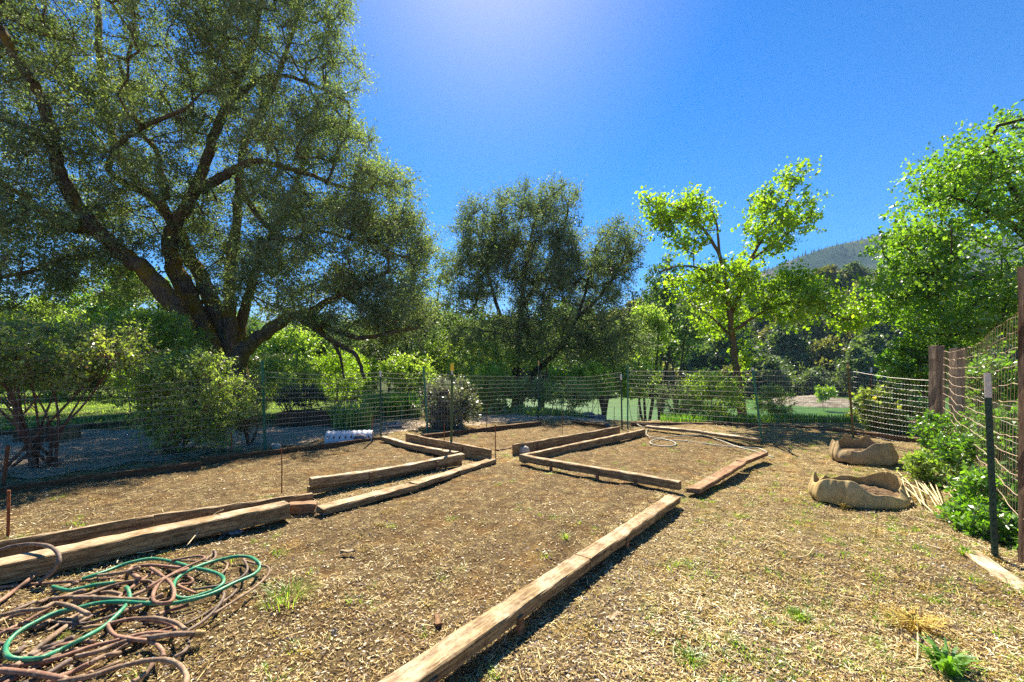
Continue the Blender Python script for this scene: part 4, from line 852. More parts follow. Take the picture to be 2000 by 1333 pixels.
def wpost(x, y, z0, z1, wd, label, parent, mt='postwood', lean=0):
    mb = MB(); V = []; n = 10
    for i in range(n+1):
        u = i/n; z = z0+(z1-z0)*u
        for a_, b_ in ((-1, -1), (-.8, -1.04), (.8, -1.04), (1, -1), (1.03, .8), (1, 1), (-.8, 1.03), (-1, 1)):
            V.append((x+a_*wd/2+lean*u+rng.normal()*.0025, y+b_*wd/2+rng.normal()*.0025, z+(rng.normal()*.004 if i == n else 0)))
    Q = [(i*8+j, i*8+(j+1) % 8, (i+1)*8+(j+1) % 8, (i+1)*8+j) for i in range(n) for j in range(8)]+[(n*8+0, n*8+1, n*8+6, n*8+7), (n*8+1, n*8+2, n*8+5, n*8+6), (n*8+2, n*8+3, n*8+4, n*8+5)]
    mb.add(V, Q); o_ = mb.build('post', M[mt], parent); o_['label'] = label; return o_
wpost(3.875, 3.28, -.2, 2.24, .10, 'red-brown square timber post', r, 'postred'); wpost(6.70, 6.95, -.2, 1.82, .13, 'grey timber post with a pale top', r); wpost(6.62, 6.55, -.2, 1.76, .12, 'weathered brown timber post', r)
tpost(r, (1947, 1096), (1930, 729), 'tdark', .19, 'white', wd=.044, label='near dark green steel post with a white tip')
# wire cage round the caged shrub
q = at(868, 800, 10.25); r = root('wire_cage', (q[0], q[1], 0), 'round wire mesh cage holding the glossy dark shrub', 'cage'); mb = MB()
aa = np.linspace(0, 2*math.pi, 41); cr_ = .42
for i in range(11):
    z = .05+i*.11; mb.add(*tube(np.column_stack([q[0]+cr_*np.cos(aa), q[1]+cr_*np.sin(aa), np.full(41, z)]), .0026, 4, cap=False))
P0 = np.column_stack([q[0]+cr_*np.cos(aa[:-1]), q[1]+cr_*np.sin(aa[:-1]), np.full(40, 0.0)]); P1 = P0+[0, 0, 1.17]; mb.add(*prisms(P0, P1, .0018, .0018, 3)); mb.build('wire_mesh', M['wire'], r)
mb = MB(); mb.add(*tube([q*[1, 1, 0], q*[1, 1, 0]+[.02, 0, .5], q*[1, 1, 0]+[-.03, 0, .95]], [.24, .17, .13], 12, rough=.08)); ob = mb.build('tree_stump', M['bark3'], loc=(q[0], q[1], 0), smooth=True); setp(ob, 'cut brown tree stump inside the wire cage', 'stump')
# white perforated pipe shell
q = gp(680, 866); r = root('perforated_pipe', (q[0], q[1]+.1, 0), 'white half-round perforated plastic pipe lying on the gravel behind the left bed', 'pipe', rz=.16)
n1, n2 = 49, 14; V = []
for i in range(n1):
    x = -.43+.86*i/(n1-1); rr = .20+.008*math.sin(i/(n1-1)*math.pi*2*9)
    for j in range(n2): a_ = math.pi*(-.02+j/(n2-1)*1.04); V.append((x, -rr*math.cos(a_)*.9, rr*math.sin(a_)*1.05+.01))
Q = []
for i in range(n1-1):
    for j in range(n2-1):
        if j == 2 and i % 6 in (2, 3): continue
        Q.append((i*n2+j, i*n2+j+1, (i+1)*n2+j+1, (i+1)*n2+j))
M['plastic'] = solid('white_plastic', (.62, .60, .58), .45, 10, .12, .05)
o_ = mk_local('shell', V, Q, M['plastic'], r, True); md = o_.modifiers.new('t', 'SOLIDIFY'); md.thickness = .008
# planter boxes / crates beyond the fence
def crate(px, py, wm, dm, hm, label, mt='wooddark', cat='planter', rz=0, name='wooden_planter', soil=True):
    q = gp(px, py); r = root(name, (q[0], q[1]+dm/2, 0), label, cat, rz=rz); t = .03
    def bx(x0, x1, y0, y1, z0, z1):
        v = [(x, y, z) for z in (z0, z1) for x, y in ((x0, y0), (x1, y0), (x1, y1), (x0, y1))]; return v, [(0, 3, 2, 1), (4, 5, 6, 7), (0, 1, 5, 4), (1, 2, 6, 5), (2, 3, 7, 6), (3, 0, 4, 7)]
    for sgn in (-1, 1):
        mb = MB()
        for k in range(3): mb.add(*bx(-wm/2, wm/2, sgn*dm/2-t/2, sgn*dm/2+t/2, hm*k/3+.004, hm*(k+1)/3-.004))
        v, q_, _ = mb.out(); mk_local('side_board', v, q_, M[mt], r)
        mb = MB(); mb.add(*bx(sgn*(wm/2-t)-t/2, sgn*(wm/2-t)+t/2, -dm/2+t, dm/2-t, .01, hm-.01)); v, q_, _ = mb.out(); mk_local('end_board', v, q_, M[mt], r)
    if soil:
        xs_ = np.linspace(-wm/2+t, wm/2-t, 12); V_, Q_ = grid(xs_, np.linspace(-dm/2+t, dm/2-t, 8), lambda x, y: hm*.8+.02*np.sin(x*20)*np.cos(y*17)); mk_local('soil', V_, Q_, M['soilm'], r)
    return r
M['soilm'] = twotone('potting_soil', (.10, .06, .035), (.32, .22, .12), 18, .95, .4, .6, 1.0, .1)
crate(600, 832, 1.5, .6, .34, 'long dark wooden planter behind the mesh fence right of the rosemary')
crate(66, 868, .75, .5, .28, 'dark wooden crate in the rose thicket shade on the gravel', 'wooddark', 'crate', .1, 'wooden_crate', False)
crate(112, 866, .16, .4, .30, 'small grey weathered box at the right end of the dark crate', 'woodpale', 'box', .1, 'wooden_box', False)
# pale cone by the iris
q = gp(652, 822); mb = MB(); mb.add(*tube([q+[0, .1, 0], q+[0, .1, .10], q+[.0, .1, .34]], [.17, .15, .03], 12)); ob = mb.build('clay_cone', M['stone'], loc=(q[0], q[1]+.1, 0)); setp(ob, 'pale pointed cone standing between the planter and the iris clump', 'garden ornament')
# ---------------------------------------------------------------- fabric grow bags
m, n, o = mat('burlap_fabric'); M['burlap'] = m; p = nd(n, 'ShaderNodeBsdfPrincipled'); c = coord(n, 'Object')
cc = ramp(n, noise(n, c, 7, 6, .7), [(.3, (.34, .24, .10)), (.7, (.60, .46, .22))]); wv = nd(n, 'ShaderNodeTexWave', wave_type='BANDS', bands_direction='Z'); wv.inputs['Scale'].default_value = 90; wv.inputs['Distortion'].default_value = 1.5; n.links.new(c, wv.inputs[0])
cc = mix(n, .35, cc, ramp(n, noise(n, c, 45, 5, .7), [(.35, (.7, .68, .64)), (.62, (1.15, 1.15, 1.15))]), 'MULTIPLY'); n.links.new(cc, p.inputs['Base Color']); p.inputs['Roughness'].default_value = .95; p.inputs['Specular IOR Level'].default_value = .05
b = nd(n, 'ShaderNodeBump'); b.inputs['Strength'].default_value = .5; b.inputs['Distance'].default_value = .006; n.links.new(noise(n, c, 120, 4, .8), b.inputs['Height']); n.links.new(b.outputs[0], p.inputs['Normal']); n.links.new(p.outputs[0], o.inputs[0])
M['burlap2'] = M['burlap'].copy(); 
for nn in M['burlap2'].node_tree.nodes:
    if nn.type == 'VALTORGB' and nn.color_ramp.elements[0].color[0] < .4: nn.color_ramp.elements[0].color = (.27, .19, .10, 1); nn.color_ramp.elements[1].color = (.48, .36, .20, 1)
def growbag(q, rx, ry, h, label, seed, mt, folds, hs_):
    rg = np.random.default_rng(seed); r = root('grow_bag', (q[0], q[1], 0), label, 'planter'); nu = 144
    a = np.arange(nu)/nu*2*np.pi; ph = rg.uniform(0, 6.28, 8)
    rad = 1+.05*np.sin(2*a+ph[0])+.035*np.sin(3*a+ph[1])+.02*np.sin(7*a+ph[2])+.012*np.sin(17*a+ph[3])+.006*np.sin(29*a+ph[1])
    H = h*(1+.20*np.sin(2*a+ph[4])+.13*np.sin(3*a+ph[5])+.07*np.sin(9*a+ph[6]))
    for fa, fw, fh in folds: H = H+fh*np.exp(-((np.angle(np.exp(1j*(a-fa))))/fw)**2)
    prof = [(1.02, 0.0), (1.06, .18), (1.05, .45), (1.02, .72), (.985, .92), (.962, 1.0), (.945, .985), (.945, .88), (.955, .7), (.97, .45), (.97, .15)]
    V = []
    for k, (pr, pz) in enumerate(prof):
        fold = 1+.02*np.sin(6*a+ph[7]+pz*3)*pz+.010*np.sin(13*a+pz*3)*pz+.007*np.sin(31*a-pz*4)*pz**2
        inw = 1-.09*max(0, pz-.5)*(1+np.sin(4*a+ph[1]))*(1 if k > 2 else 0)
        V.append(np.stack([q[0]+rx*rad*pr*fold*inw*np.cos(a), q[1]+ry*rad*pr*fold*inw*np.sin(a), H*pz+.006*np.sin(11*a+k)], 1))
    V = np.vstack(V); K = len(prof); Q = [(k*nu+j, k*nu+(j+1) % nu, (k+1)*nu+(j+1) % nu, (k+1)*nu+j) for k in range(K-1) for j in range(nu)]
    o_ = mk('fabric_wall', V, Q, M[mt], r, smooth=True); md = o_.modifiers.new('s', 'SUBSURF'); md.levels = 1; md.render_levels = 1
    rr = np.linspace(0, .93, 12); V = [(q[0], q[1], h*hs_+.02)]
    for k in rr[1:]:
        for j in range(0, nu, 4): V.append((q[0]+rx*rad[j]*k*math.cos(a[j]), q[1]+ry*rad[j]*k*math.sin(a[j]), h*hs_+.03*(1-k)+.005*rg.normal()))
    m4 = nu//4; T = [(0, 1+j, 1+(j+1) % m4) for j in range(m4)]; Q = [(1+(k)*m4+j, 1+(k+1)*m4+j, 1+(k+1)*m4+(j+1) % m4, 1+k*m4+(j+1) % m4) for k in range(10) for j in range(m4)]
    mk('soil', V, Q, M['soilm'], r, T=T); return r
growbag((3.90, 4.97), .48, .36, .205, 'nearer tan fabric grow bag, collapsed and open to its soil', 5, 'burlap', [(2.6, .18, .10), (.25, .3, .07), (4.6, .4, -.045), (1.4, .5, -.05)], .42)
growbag((5.60, 7.02), .46, .36, .255, 'farther brown fabric grow bag with a crumpled rim, near the fence', 9, 'burlap2', [(2.9, .2, .05), (1.6, .15, .09), (.1, .25, .05), (.9, .12, .06), (4.0, .5, -.02)], .5)
# ---------------------------------------------------------------- hoses
def hosemat(name, c1, c2, c3=None, rough=.5, spec=.35):
    m, n, o = mat(name); p = nd(n, 'ShaderNodeBsdfPrincipled'); c = coord(n, 'Object')
    cc = ramp(n, noise(n, c, 4, 5, .65), [(.38, c1), (.6, c2)]); cc = mix(n, ramp(n, noise(n, c, 38, 6, .75), [(.50, (0, 0, 0)), (.66, (.75, .75, .75))]), cc, c3 or (.45, .36, .22))
    n.links.new(cc, p.inputs['Base Color']); p.inputs['Roughness'].default_value = rough; p.inputs['Specular IOR Level'].default_value = spec
    b = nd(n, 'ShaderNodeBump'); b.inputs['Strength'].default_value = .35; b.inputs['Distance'].default_value = .006; n.links.new(noise(n, c, 70, 5, .7), b.inputs['Height']); n.links.new(b.outputs[0], p.inputs['Normal']); n.links.new(p.outputs[0], o.inputs[0]); return m
M['hgreen'] = hosemat('green_hose_rubber', (.012, .19, .10), (.035, .26, .13), (.25, .32, .10), .42)
M['hred'] = hosemat('faded_red_hose', (.16, .075, .045), (.30, .155, .098), (.46, .35, .22), .8)
M['hbrown'] = hosemat('dusty_brown_hose', (.14, .08, .045), (.30, .195, .12), (.46, .37, .24), .8)
M['hdark'] = hosemat('dark_dusty_hose', (.07, .045, .035), (.18, .12, .085), (.34, .26, .17), .7)
M['hpale'] = hosemat('pale_hose', (.30, .29, .20), (.42, .40, .30), (.5, .45, .33), .6)
def hose(name, pts, rad, mt, label, scale=(.35035, .35035), off=(0, 866), zz=.03, arch=None, group=None, cat='hose', flat=1.0, over=True, nz=.012, n=8, seg=8):
    P = []; 
    for i, (cx, cy) in enumerate(pts):
        z = zz+(arch[i] if arch else 0)+(0 if arch else nz*math.sin(i*1.9+cx*.01)); P.append(gp(cx*scale[0]+off[0], cy*scale[1]+off[1], max(z, rad*.8)))
    rad *= .88; P = crom(P, n); loc = P[len(P)//2].copy(); loc[2] = 0
    rr = rad*(1+.07*np.sin(np.arange(len(P))*.7+rad*900)+.04*np.sin(np.arange(len(P))*2.9))
    mb = MB(); mb.add(*tube(P, rr, seg, flat=flat)); ob = mb.build(name, M[mt], loc=loc, smooth=True)
    if 'blue cap' in label: cm = MB(); cm.add(*tube([P[-1], P[-1]+(P[-1]-P[-3])*.8], [rad*1.25, rad*1.2], 12)); c_ = cm.build('cap', solid('blue_plastic', (.02, .22, .38), .4), ob)
    if 'surfacing' in label or 'cut end' in label: cm = MB(); d_ = P[-1]-P[-2]; d_ /= np.linalg.norm(d_); cm.add(*tube([P[-1]-d_*.01, P[-1]+d_*.012, P[-1]+d_*.013, P[-1]+d_*.035], [rad*1.3, rad*1.3, rad*1.05, rad*1.05], 12)); cm.build('coupling', solid('dull_brass', (.30, .20, .08), .6, metal=.3), ob)
    return setp(ob, label, cat, group)
S4 = (.27, .27); O4 = (0, 1060)
hose('garden_hose', [(590, 265), (720, 225), (840, 180), (960, 140), (1110, 118), (1250, 140), (1390, 180), (1520, 208), (1600, 240), (1618, 285), (1570, 335), (1480, 370), (1380, 400), (1300, 402), (1260, 370), (1262, 290), (1320, 230), (1420, 180), (1540, 138), (1700, 102), (1800, 105), (1865, 140), (1880, 180), (1830, 235), (1700, 290), (1560, 360), (1420, 405), (1250, 440), (1080, 440), (900, 430), (720, 437), (560, 475), (400, 510), (250, 580), (130, 650), (60, 720), (40, 780), (70, 830), (180, 845), (290, 835), (430, 780), (600, 695), (760, 600), (880, 490), (935, 410), (930, 350), (915, 325)],
     .0135, 'hgreen', 'green garden hose looped in wide curves over the hose pile', S4, O4, .055, nz=.01, n=6, seg=10, group=None)
hose('garden_hose', [(380, 318), (480, 345), (560, 335), (700, 305), (850, 288)], .0135, 'hgreen', 'short length of green hose surfacing at the back of the pile', S4, O4, .04)
hose('garden_hose', [(-160, 110), (0, 55), (120, 22), (250, 12), (360, 30), (420, 80), (425, 140), (380, 210), (280, 290)], .015, 'hdark', 'dark dusty hose arching up in front of the thick beam', S4, O4, .04, arch=[.03, .10, .15, .17, .17, .15, .11, .05, .0])
HP = [([(0, 325), (200, 305), (480, 285), (700, 270), (860, 255), (880, 280), (850, 320)], .012, 'hred', 'faded red hose running to a kink at the back of the pile'),
 ([(930, 225), (960, 180), (1100, 165), (1320, 185)], .013, 'hred', 'cracked red pipe at the top of the pile'), ([(920, 200), (960, 230), (1010, 260)], .016, 'hred', 'stubby red pipe end below the cracked red pipe'),
 ([(1090, 185), (1150, 225), (1230, 290), (1260, 360), (1230, 430), (1130, 435), (1105, 390), (1140, 310), (1230, 240), (1360, 190)], .0125, 'hred', 'red-brown hose curled in a teardrop inside the green loop'),
 ([(1330, 230), (1390, 270), (1370, 300), (1290, 310), (1420, 370)], .011, 'hred', 'kinked red hose inside the round green loop'),
 ([(390, 400), (600, 385), (760, 330), (930, 285), (1080, 280), (1110, 310), (1020, 360), (900, 410)], .0125, 'hbrown', 'brown hose bending back under the green loop'),
 ([(540, 400), (700, 400), (900, 410), (1080, 418)], .016, 'hbrown', 'flattened tan hose lying across the middle of the pile'),
 ([(0, 530), (150, 495), (300, 480), (400, 440), (520, 465), (640, 520)], .014, 'hbrown', 'dusty brown hose entering from the left edge above the green arc'),
 ([(0, 640), (130, 630), (260, 600), (420, 560), (560, 560)], .012, 'hred', 'reddish hose crossing under the left green arc'),
 ([(0, 895), (180, 885), (400, 840), (640, 760), (880, 700)], .012, 'hred', 'reddish hose running parallel to the lower green arc'),
 ([(0, 925), (180, 940), (380, 970), (520, 1010), (640, 1080)], .016, 'hred', 'thick rust-red hose at the bottom left corner of the photo'),
 ([(420, 1010), (640, 970), (860, 900), (1060, 855), (1200, 850), (1300, 890), (1350, 970), (1330, 1060)], .0135, 'hbrown', 'brown hose curving down at the bottom front of the pile'),
 ([(960, 1010), (1050, 950), (1100, 880), (1110, 850)], .0125, 'hbrown', 'brown hose ending in a blue cap'),
 ([(900, 690), (1080, 655), (1250, 650), (1250, 600), (1100, 560), (980, 550), (820, 580), (780, 600), (830, 670), (960, 700), (1100, 720), (1170, 780), (1180, 830)], .0125, 'hred', 'red-brown hose folded sharply in the lower middle of the pile'),
 ([(1080, 690), (1250, 665), (1430, 658)], .017, 'hbrown', 'straight brown pipe with a cut end pointing right'),
 ([(980, 550), (1150, 550), (1280, 585), (1340, 630)], .0125, 'hbrown', 'brown hose arching above the straight cut pipe'),
 ([(1330, 600), (1480, 520), (1600, 440), (1690, 370), (1710, 330), (1680, 315)], .0095, 'hdark', 'thin dark tube in the middle of three loops at the right side of the pile'),
 ([(1340, 650), (1480, 560), (1580, 460), (1620, 380), (1600, 360)], .011, 'hdark', 'thin dark tube forming the inner loop at the right side of the pile'),
 ([(1540, 520), (1700, 420), (1850, 320), (1940, 230), (1940, 180), (1890, 165), (1760, 130)], .009, 'hbrown', 'thin brown tube forming the outermost loop of the pile'),
 ([(1240, 130), (1420, 100), (1480, 115), (1340, 180), (1200, 250), (1060, 330)], .010, 'hred', 'thin red tube crossing under the green hose at the top'),
 ([(1480, 130), (1530, 90), (1550, 60), (1555, 110), (1470, 170)], .010, 'hdark', 'dark tube sticking up in a small hook at the top of the pile'),
 ([(1210, 130), (1600, 140), (1640, 180), (1600, 230)], .009, 'hbrown', 'thin brown tube under the right green loop'),
 ([(1760, 120), (1790, 180), (1760, 240), (1640, 300), (1400, 340)], .009, 'hdark', 'thin dark tube curving inside the large right loop'),
 ([(700, 240), (900, 215), (1010, 180)], .013, 'hbrown', 'short brown pipe left of the cracked red pipe'),
 ([(1260, 830), (1330, 790), (1365, 730), (1350, 700)], .010, 'hdark', 'short dark tube below the cut pipe end')]
for i, (pts, rad, mt_, lb) in enumerate(HP):
    hose('irrigation_hose', pts, rad, mt_, lb, S4, O4, .022+.018*(i % 4), group='old hoses in the pile')
rg = np.random.default_rng(21)
for i in range(46):
    u = rg.uniform(0, 1); cx = rg.uniform(-150, 1350); cy = rg.uniform(300, 1060); 
    if cy < 420 and cx > 1200: continue
    if cx > 1050 and cy > 700: continue
    Lh = rg.uniform(180, 560); sl = rg.normal(-.38, .16); cv = rg.normal(0, 22); pts = [(cx+Lh*(k/4-.5), cy+Lh*(k/4-.5)*sl+cv*math.sin(math.pi*k/4)+rg.normal()*5) for k in range(5)]
    vx = 'left' if cx < 250 else ('centre' if cx < 700 else 'right'); vy = 'back' if cy < 480 else ('middle' if cy < 740 else 'front'); sz = 'short' if Lh < 300 else ('long' if Lh > 430 else 'mid-length')
    hose('irrigation_hose', pts, rg.uniform(.009, .016), ['hbrown', 'hred', 'hdark', 'hbrown'][i % 4], '%s %s hose length in the %s %s of the pile' % (sz, ['weathered brown', 'faded reddish', 'dark grimy', 'dusty brown'][i % 4], vy, vx), S4, O4, rg.uniform(.012, .045), group='old hoses in the pile')
# pale hose in the far bed
SC4 = (.35035, .35035); OC4 = (1300, 600)
hose('garden_hose', [(-165, 110), (-150, 140), (-110, 165), (-120, 200), (-100, 220), (0, 240), (50, 765-500), (50, 770)], .012, 'hpale', 'x', SC4, OC4) if False else None
hose('garden_hose', [(1240, 826), (1252, 833), (1266, 836), (1262, 846), (1268, 853), (1290, 857), (1312, 862), (1320, 868), (1308, 872), (1285, 871), (1270, 866), (1276, 860), (1300, 855), (1330, 852), (1370, 851), (1405, 860), (1440, 873), (1475, 882), (1512, 894)], .013, 'hpale', 'pale hose coiled across the far right bed', (1, 1), (0, 0), .03, n=6)
hose('garden_hose', [(1300, 860), (1340, 862), (1400, 870), (1450, 874), (1480, 876), (1500, 884)], .012, 'hpale', 'pale hose length lying straight beside the coiled one', (1, 1), (0, 0), .02)
hose('garden_hose', [(500, 863), (560, 869), (640, 866), (700, 861)], .008, 'hpale', 'thin pale tube on the gravel behind the left bed', (1, 1), (0, 0), .02)
hose('garden_hose', [(1510, 869), (1530, 872), (1545, 883)], .01, 'hdark', 'short dark strip standing in for the shadow of the leaning green post', (1, 1), (0, 0), .015)  # no real hose: dark strip added as the leaning post's cast shadow
# canes beside the right fence
M['cane'] = hosemat('dry_cane', (.50, .38, .18), (.68, .56, .33), (.40, .28, .13), .6)
rg = np.random.default_rng(4)
for i in range(20):
    x0 = 1745+i*6.5+rg.normal()*4; y0 = 924+rg.normal()*5+abs(i-6)*.8; x1 = x0+rg.uniform(30, 95)-18; y1 = y0+rg.uniform(38, 70)
    hose('dry_cane', [(x0, y0), ((x0+x1)/2+rg.normal()*3, (y0+y1)/2-3), (x1, y1)], rg.uniform(.005, .009), 'cane', 'dry straw-coloured cane in the heap between the near grow bag and the right fence', (1, 1), (0, 0), rg.uniform(.01, .05), group='dry canes by the right fence', cat='cane', seg=6)
hose('dry_cane', [(1700, 930), (1740, 926), (1775, 923)], .007, 'cane', 'dry cane lying left of the heap behind the near grow bag', (1, 1), (0, 0), .03, cat='cane', group='dry canes by the right fence')
for pts, lb in (([(365, 1066), (395, 1030), (420, 1004), (436, 996)], 'long thin dry stick leaning on the thick beam'), ([(1493, 1252), (1487, 1235), (1480, 1212), (1462, 1195)], ''), ([(1770, 1195), (1789, 1215), (1793, 1255), (1791, 1292)], 'long pale stalk lying at the lower right'), ([(1500, 1110), (1540, 1092), (1575, 1086), (1590, 1070)], 'thin curved twig on the straw in the right foreground'), ([(220, 1062), (236, 1078), (270, 1080), (300, 1075)], 'bent dry twig below the thick beam'), ([(228, 1100), (234, 1085), (240, 1070)], 'short upright twig below the thick beam')):
    if lb: hose('dry_twig', pts, .0045, 'cane', lb, (1, 1), (0, 0), .03 if 'leaning' not in lb else .06, cat='twig', arch=[0, .04, .10, .14] if 'leaning' in lb else None, seg=5)
# ---------------------------------------------------------------- litter
def sampleY(n, y0, y1, pw):   # density ~ y^-pw
    u = rng.random(n); k = 1-pw; return (y0**k+u*(y1**k-y0**k))**(1/k)
def scatter(n, y0=1.4, y1=13, pw=1.3, xm=1.35, x0=-99):
    y = sampleY(n, y0, y1, pw); x = rng.uniform(-1, 1, n)*(xm*y+.4)
    yl = np.interp(x, [-9, -6.3, -4.4, -2.7, -1.9, 1, 2.8, 5, 7.2, 8], [3.2, 5.7, 7.95, 9.1, 10.0, 12.2, 12.6, 12.6, 12.6, 12.6]); xr = np.interp(y, [0, 2, 3.4, 7.6, 13], [3.0, 3.3, 3.95, 7.4, 11])
    k = (y < yl)&(x < xr); return x[k], y[k]
def strawmat(name, stops, rough=.7):
    m, n, o = mat(name); a = nd(n, 'ShaderNodeAttribute', attribute_name='tone').outputs['Fac']; p = nd(n, 'ShaderNodeBsdfPrincipled')
    n.links.new(ramp(n, a, stops), p.inputs['Base Color']); p.inputs['Roughness'].default_value = rough; p.inputs['Specular IOR Level'].default_value = .2; n.links.new(p.outputs[0], o.inputs[0]); return m
M['straw'] = strawmat('straw', [(0, (.06, .032, .014)), (.3, (.24, .145, .048)), (.55, (.45, .32, .11)), (.8, (.66, .53, .24)), (1, (.86, .78, .52))])
M['chip'] = strawmat('wood_chips', [(0, (.13, .065, .03)), (.4, (.36, .23, .11)), (.7, (.58, .46, .28)), (1, (.82, .74, .58))])
M['pebble'] = strawmat('pebbles', [(0, (.10, .07, .05)), (.5, (.26, .19, .13)), (1, (.48, .40, .31))], .85)
x, y = scatter(300000, pw=1.45); bm_ = bedmask(x, y); cl = np.sin(x*2.1+y*1.3)+np.sin(x*5.3-y*4.1)*.7+rng.normal(0, .8, len(x))
k = (rng.random(len(x)) < np.where(bm_ > 0, np.where((x > -2.6)&(y < 7), .38, .7), .9))&(cl > -.9+.25*np.sin(x*.9)); x, y, bm_ = x[k], y[k], bm_[k]; n_ = len(x)
A = unit(n_); A[:, 2] *= .22; A /= np.linalg.norm(A, axis=1)[:, None]; Ls = rng.uniform(.008, .038, n_)*np.where(rng.random(n_) < .08, 2.6, 1); W = rng.uniform(.0014, .0034, n_)*(1+.10*y)
C = np.stack([x, y, gz(x, y)+rng.uniform(.001, .016, n_)], 1)-A*Ls[:, None]/2; C[:, 2] = np.maximum(C[:, 2], gz(C[:, 0], C[:, 1])+.001); b_ = np.cross(A, np.array([0, 0, 1.0])+unit(n_)*.5); b_ /= np.linalg.norm(b_, axis=1)[:, None]
V = np.stack([C-b_*W[:, None]/2, C+b_*W[:, None]/2, C+A*Ls[:, None]+b_*W[:, None]/2, C+A*Ls[:, None]-b_*W[:, None]/2], 1).reshape(-1, 3)
tn = np.clip(rng.beta(1.25, 1.3, n_)-.10*bm_+.12*np.sin(x*1.9+y)*np.sin(y*2.3-x), 0, 1); setp(mk('straw', V, np.arange(4*n_).reshape(-1, 4), M['straw'], tone=np.repeat(tn, 4)), 'loose dry straw scattered over the garden soil', 'straw', kind='stuff')
x, y = scatter(36000, pw=1.5); n_ = len(x); A = unit(n_); A[:, 2] *= .2; A /= np.linalg.norm(A, axis=1)[:, None]; sz = rng.uniform(.008, .026, n_)*np.where(rng.random(n_) < .05, 1.7, 1)
V, Q = kites(np.stack([x, y, gz(x, y)+.008], 1), A, sz, sz*rng.uniform(.35, .7, n_), 0); vz = V.reshape(-1, 4, 3); vz[:, :, 2] = vz[:, :1, 2]+(vz[:, :, 2]-vz[:, :1, 2])*.3
setp(mk('wood_chips', V, Q, M['chip'], tone=np.repeat(rng.beta(2, 1.6, n_), 4)), 'pale wood chips and dead leaves strewn over the soil', 'wood chips', kind='stuff')
def octs(x, y, z, s, h):
    n = len(x); c = np.stack([x, y, z], 1); o_ = np.array([(1, 0, 0), (0, 1, 0), (-1, 0, 0), (0, -1, 0), (0, 0, 1), (0, 0, -1)], float)
    J = 1+rng.uniform(-.35, .35, (n, 6, 1)); sc = np.stack([s*rng.uniform(.7, 1.2, n), s*rng.uniform(.7, 1.2, n), h], 1)
    an = rng.uniform(0, 6.28, n); ca, sa = np.cos(an)[:, None], np.sin(an)[:, None]; P = o_[None]*J*sc[:, None]
    P = np.stack([P[..., 0]*ca-P[..., 1]*sa, P[..., 0]*sa+P[..., 1]*ca, P[..., 2]], -1)+c[:, None]; t = np.array([(0, 1, 4), (1, 2, 4), (2, 3, 4), (3, 0, 4), (1, 0, 5), (2, 1, 5), (3, 2, 5), (0, 3, 5)])
    return P.reshape(-1, 3), (np.arange(n)[:, None, None]*6+t[None]).reshape(-1, 3)
x, y = scatter(60000, 1.4, 8, 1.6); k = (bedmask(x, y) < .5)|(rng.random(len(x)) < .35); x, y = x[k], y[k]; n_ = len(x); s = rng.uniform(.004, .011, n_)
V, T = octs(x, y, gz(x, y)+.002, s, s*.6); setp(mk('gravel', V, None, M['pebble'], T=T, tone=np.repeat(rng.random(n_), 6)), 'small brown pebbles and clods in the soil', 'gravel', kind='stuff')
x, y = rng.uniform(-13, 3, 60000), rng.uniform(4.6, 14, 60000); k = poly_in([(-14, 4.6), (-6.3, 5.75), (-4.6, 8.25), (-2.9, 9.4), (-1.6, 10.5), (1.2, 12.6), (2.4, 11.6), (2.9, 12.2), (1.0, 14.2), (-2.2, 12.4), (-4.0, 11.4), (-8.0, 10.6), (-9.3, 10.2), (-14, 9.6)], x, y)
x, y = x[k], y[k]; n_ = len(x); s = rng.uniform(.008, .022, n_); V, T = octs(x, y, gz(x, y)+.014, s, s*.6)
setp(mk('gravel', V, None, M['gravel'], T=T), 'grey gravel of the path beyond the fence', 'gravel', kind='stuff')
# fine green weeds and dried tufts
def tuftblades(cx, cy, n, h, spread, wd):
    a = rng.uniform(0, 6.28, n); rr = rng.uniform(0, spread, n); x = cx+rr*np.cos(a); y = cy+rr*np.sin(a); H = h*rng.uniform(.5, 1.2, n); le = H*rng.uniform(.3, 1.3, n)
    d = np.stack([np.cos(a), np.sin(a), 0*a], 1); s = np.stack([-np.sin(a), np.cos(a), 0*a], 1)*wd/2; b0 = np.stack([x, y, gz(x, y)-.003], 1); b1 = b0+d*le[:, None]*.4+np.stack([0*H, 0*H, H*.7], 1); b2 = b0+d*le[:, None]+np.stack([0*H, 0*H, H*.8], 1)
    V = np.stack([b0-s, b0+s, b1+s, b1-s, b2+s*.15, b2-s*.15], 1).reshape(-1, 3); k = np.arange(n)[:, None]*6
    return V, np.concatenate([k+[[0, 1, 2, 3]], k+[[3, 2, 4, 5]]]), np.repeat(rng.uniform(0, 1, n), 6)
mb = MB(); tt = []
x, y = scatter(1300, 1.7, 11, 1.2); k = (x > .4*y)|(rng.random(len(x)) < .12); 
for a_, b_ in zip(x[k], y[k]):
    for _ in range(rng.integers(1, 4)):
        v, q_, t = tuftblades(a_+rng.normal()*.08, b_+rng.normal()*.08, 26, rng.uniform(.012, .034), .06, .004); mb.add(v, q_); tt.append(t)
V, Q, _ = mb.out(); setp(mk('weeds', V, Q, M['bright'], tone=np.concatenate(tt)), 'tiny green weeds sprouting through the straw', 'weeds', kind='stuff')
M['drytuft'] = strawmat('dried_moss', [(0, (.26, .13, .03)), (.5, (.48, .33, .06)), (1, (.62, .55, .14))])
mb = MB(); tt = []
x, y = scatter(1800, 1.7, 11, 1.2); k = (x > .3*y)|(rng.random(len(x)) < .15)
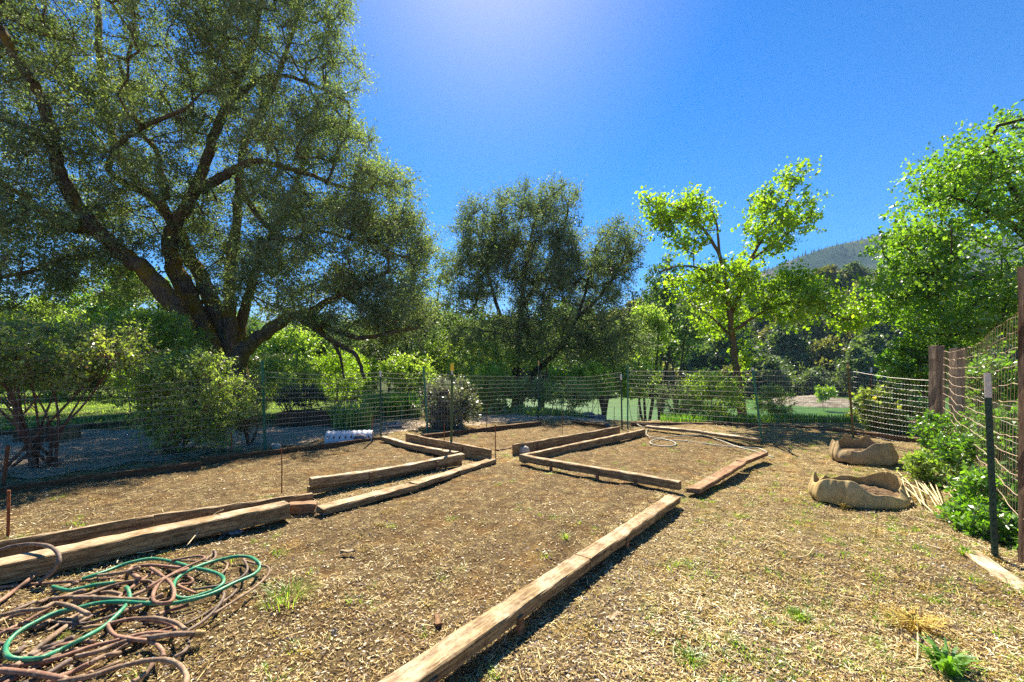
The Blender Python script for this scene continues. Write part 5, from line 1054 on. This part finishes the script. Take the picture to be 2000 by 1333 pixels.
for a_, b_ in zip(x[k], y[k]): v, q_, t = tuftblades(a_, b_, 40, rng.uniform(.012, .03), rng.uniform(.04, .10), .004); mb.add(v, q_); tt.append(t)
V, Q, _ = mb.out(); setp(mk('dry_weeds', V, Q, M['drytuft'], tone=np.concatenate(tt)), 'orange dried weeds matted into the straw', 'weeds', kind='stuff')
for px, py, n, h, sp, wd, mt_, lb in ((1785, 1228, 420, .065, .12, .004, 'drytuft', 'orange dried-out tuft at the lower right'), (1850, 1318, 70, .11, .05, .016, 'nettle', 'broad-bladed green tuft at the bottom right'), (1560, 1200, 160, .045, .06, .005, 'bright', 'small green tuft left of the orange dried tuft'),
      (1885, 1088, 90, .06, .04, .005, 'bright', 'green tuft near the foot of the near green post'), (1648, 990, 60, .09, .04, .004, 'drytuft', 'dry grass tuft in front of the near grow bag'), (560, 1170, 120, .10, .16, .004, 'bright', 'sprawling pale green grass on the soil right of the hoses'),
      (1350, 1290, 140, .04, .08, .005, 'bright', 'low green tuft in the bottom right foreground'), (1105, 1062, 40, .06, .04, .004, 'bright', 'thin green sprout inside the diagonal timber')):
    q = gp(px, py); v, q_, t = tuftblades(q[0], q[1], n, h, sp, wd); ob = mk('grass_tuft', v, q_, M[mt_], None, (q[0], q[1], 0), tone=t); setp(ob, lb, 'tuft', 'grass tufts in the straw')
# fallen leaf on the near post area: haze
V = np.array([(x, y, z) for z in (-8, 330) for x, y in ((-1600, -70), (1900, -70), (1900, 1120), (-1600, 1120))], float)
m, n, o = mat('air_haze'); pv = nd(n, 'ShaderNodeVolumePrincipled'); pv.inputs['Color'].default_value = (.50, .72, 1, 1); pv.inputs['Density'].default_value = .00022; pv.inputs['Anisotropy'].default_value = 0.0
n.links.new(pv.outputs[0], o.inputs['Volume'])
setp(mk('haze', V, [(0, 3, 2, 1), (4, 5, 6, 7), (0, 1, 5, 4), (1, 2, 6, 5), (2, 3, 7, 6), (3, 0, 4, 7)], m), 'thin blue air haze over the valley', 'haze', kind='stuff')
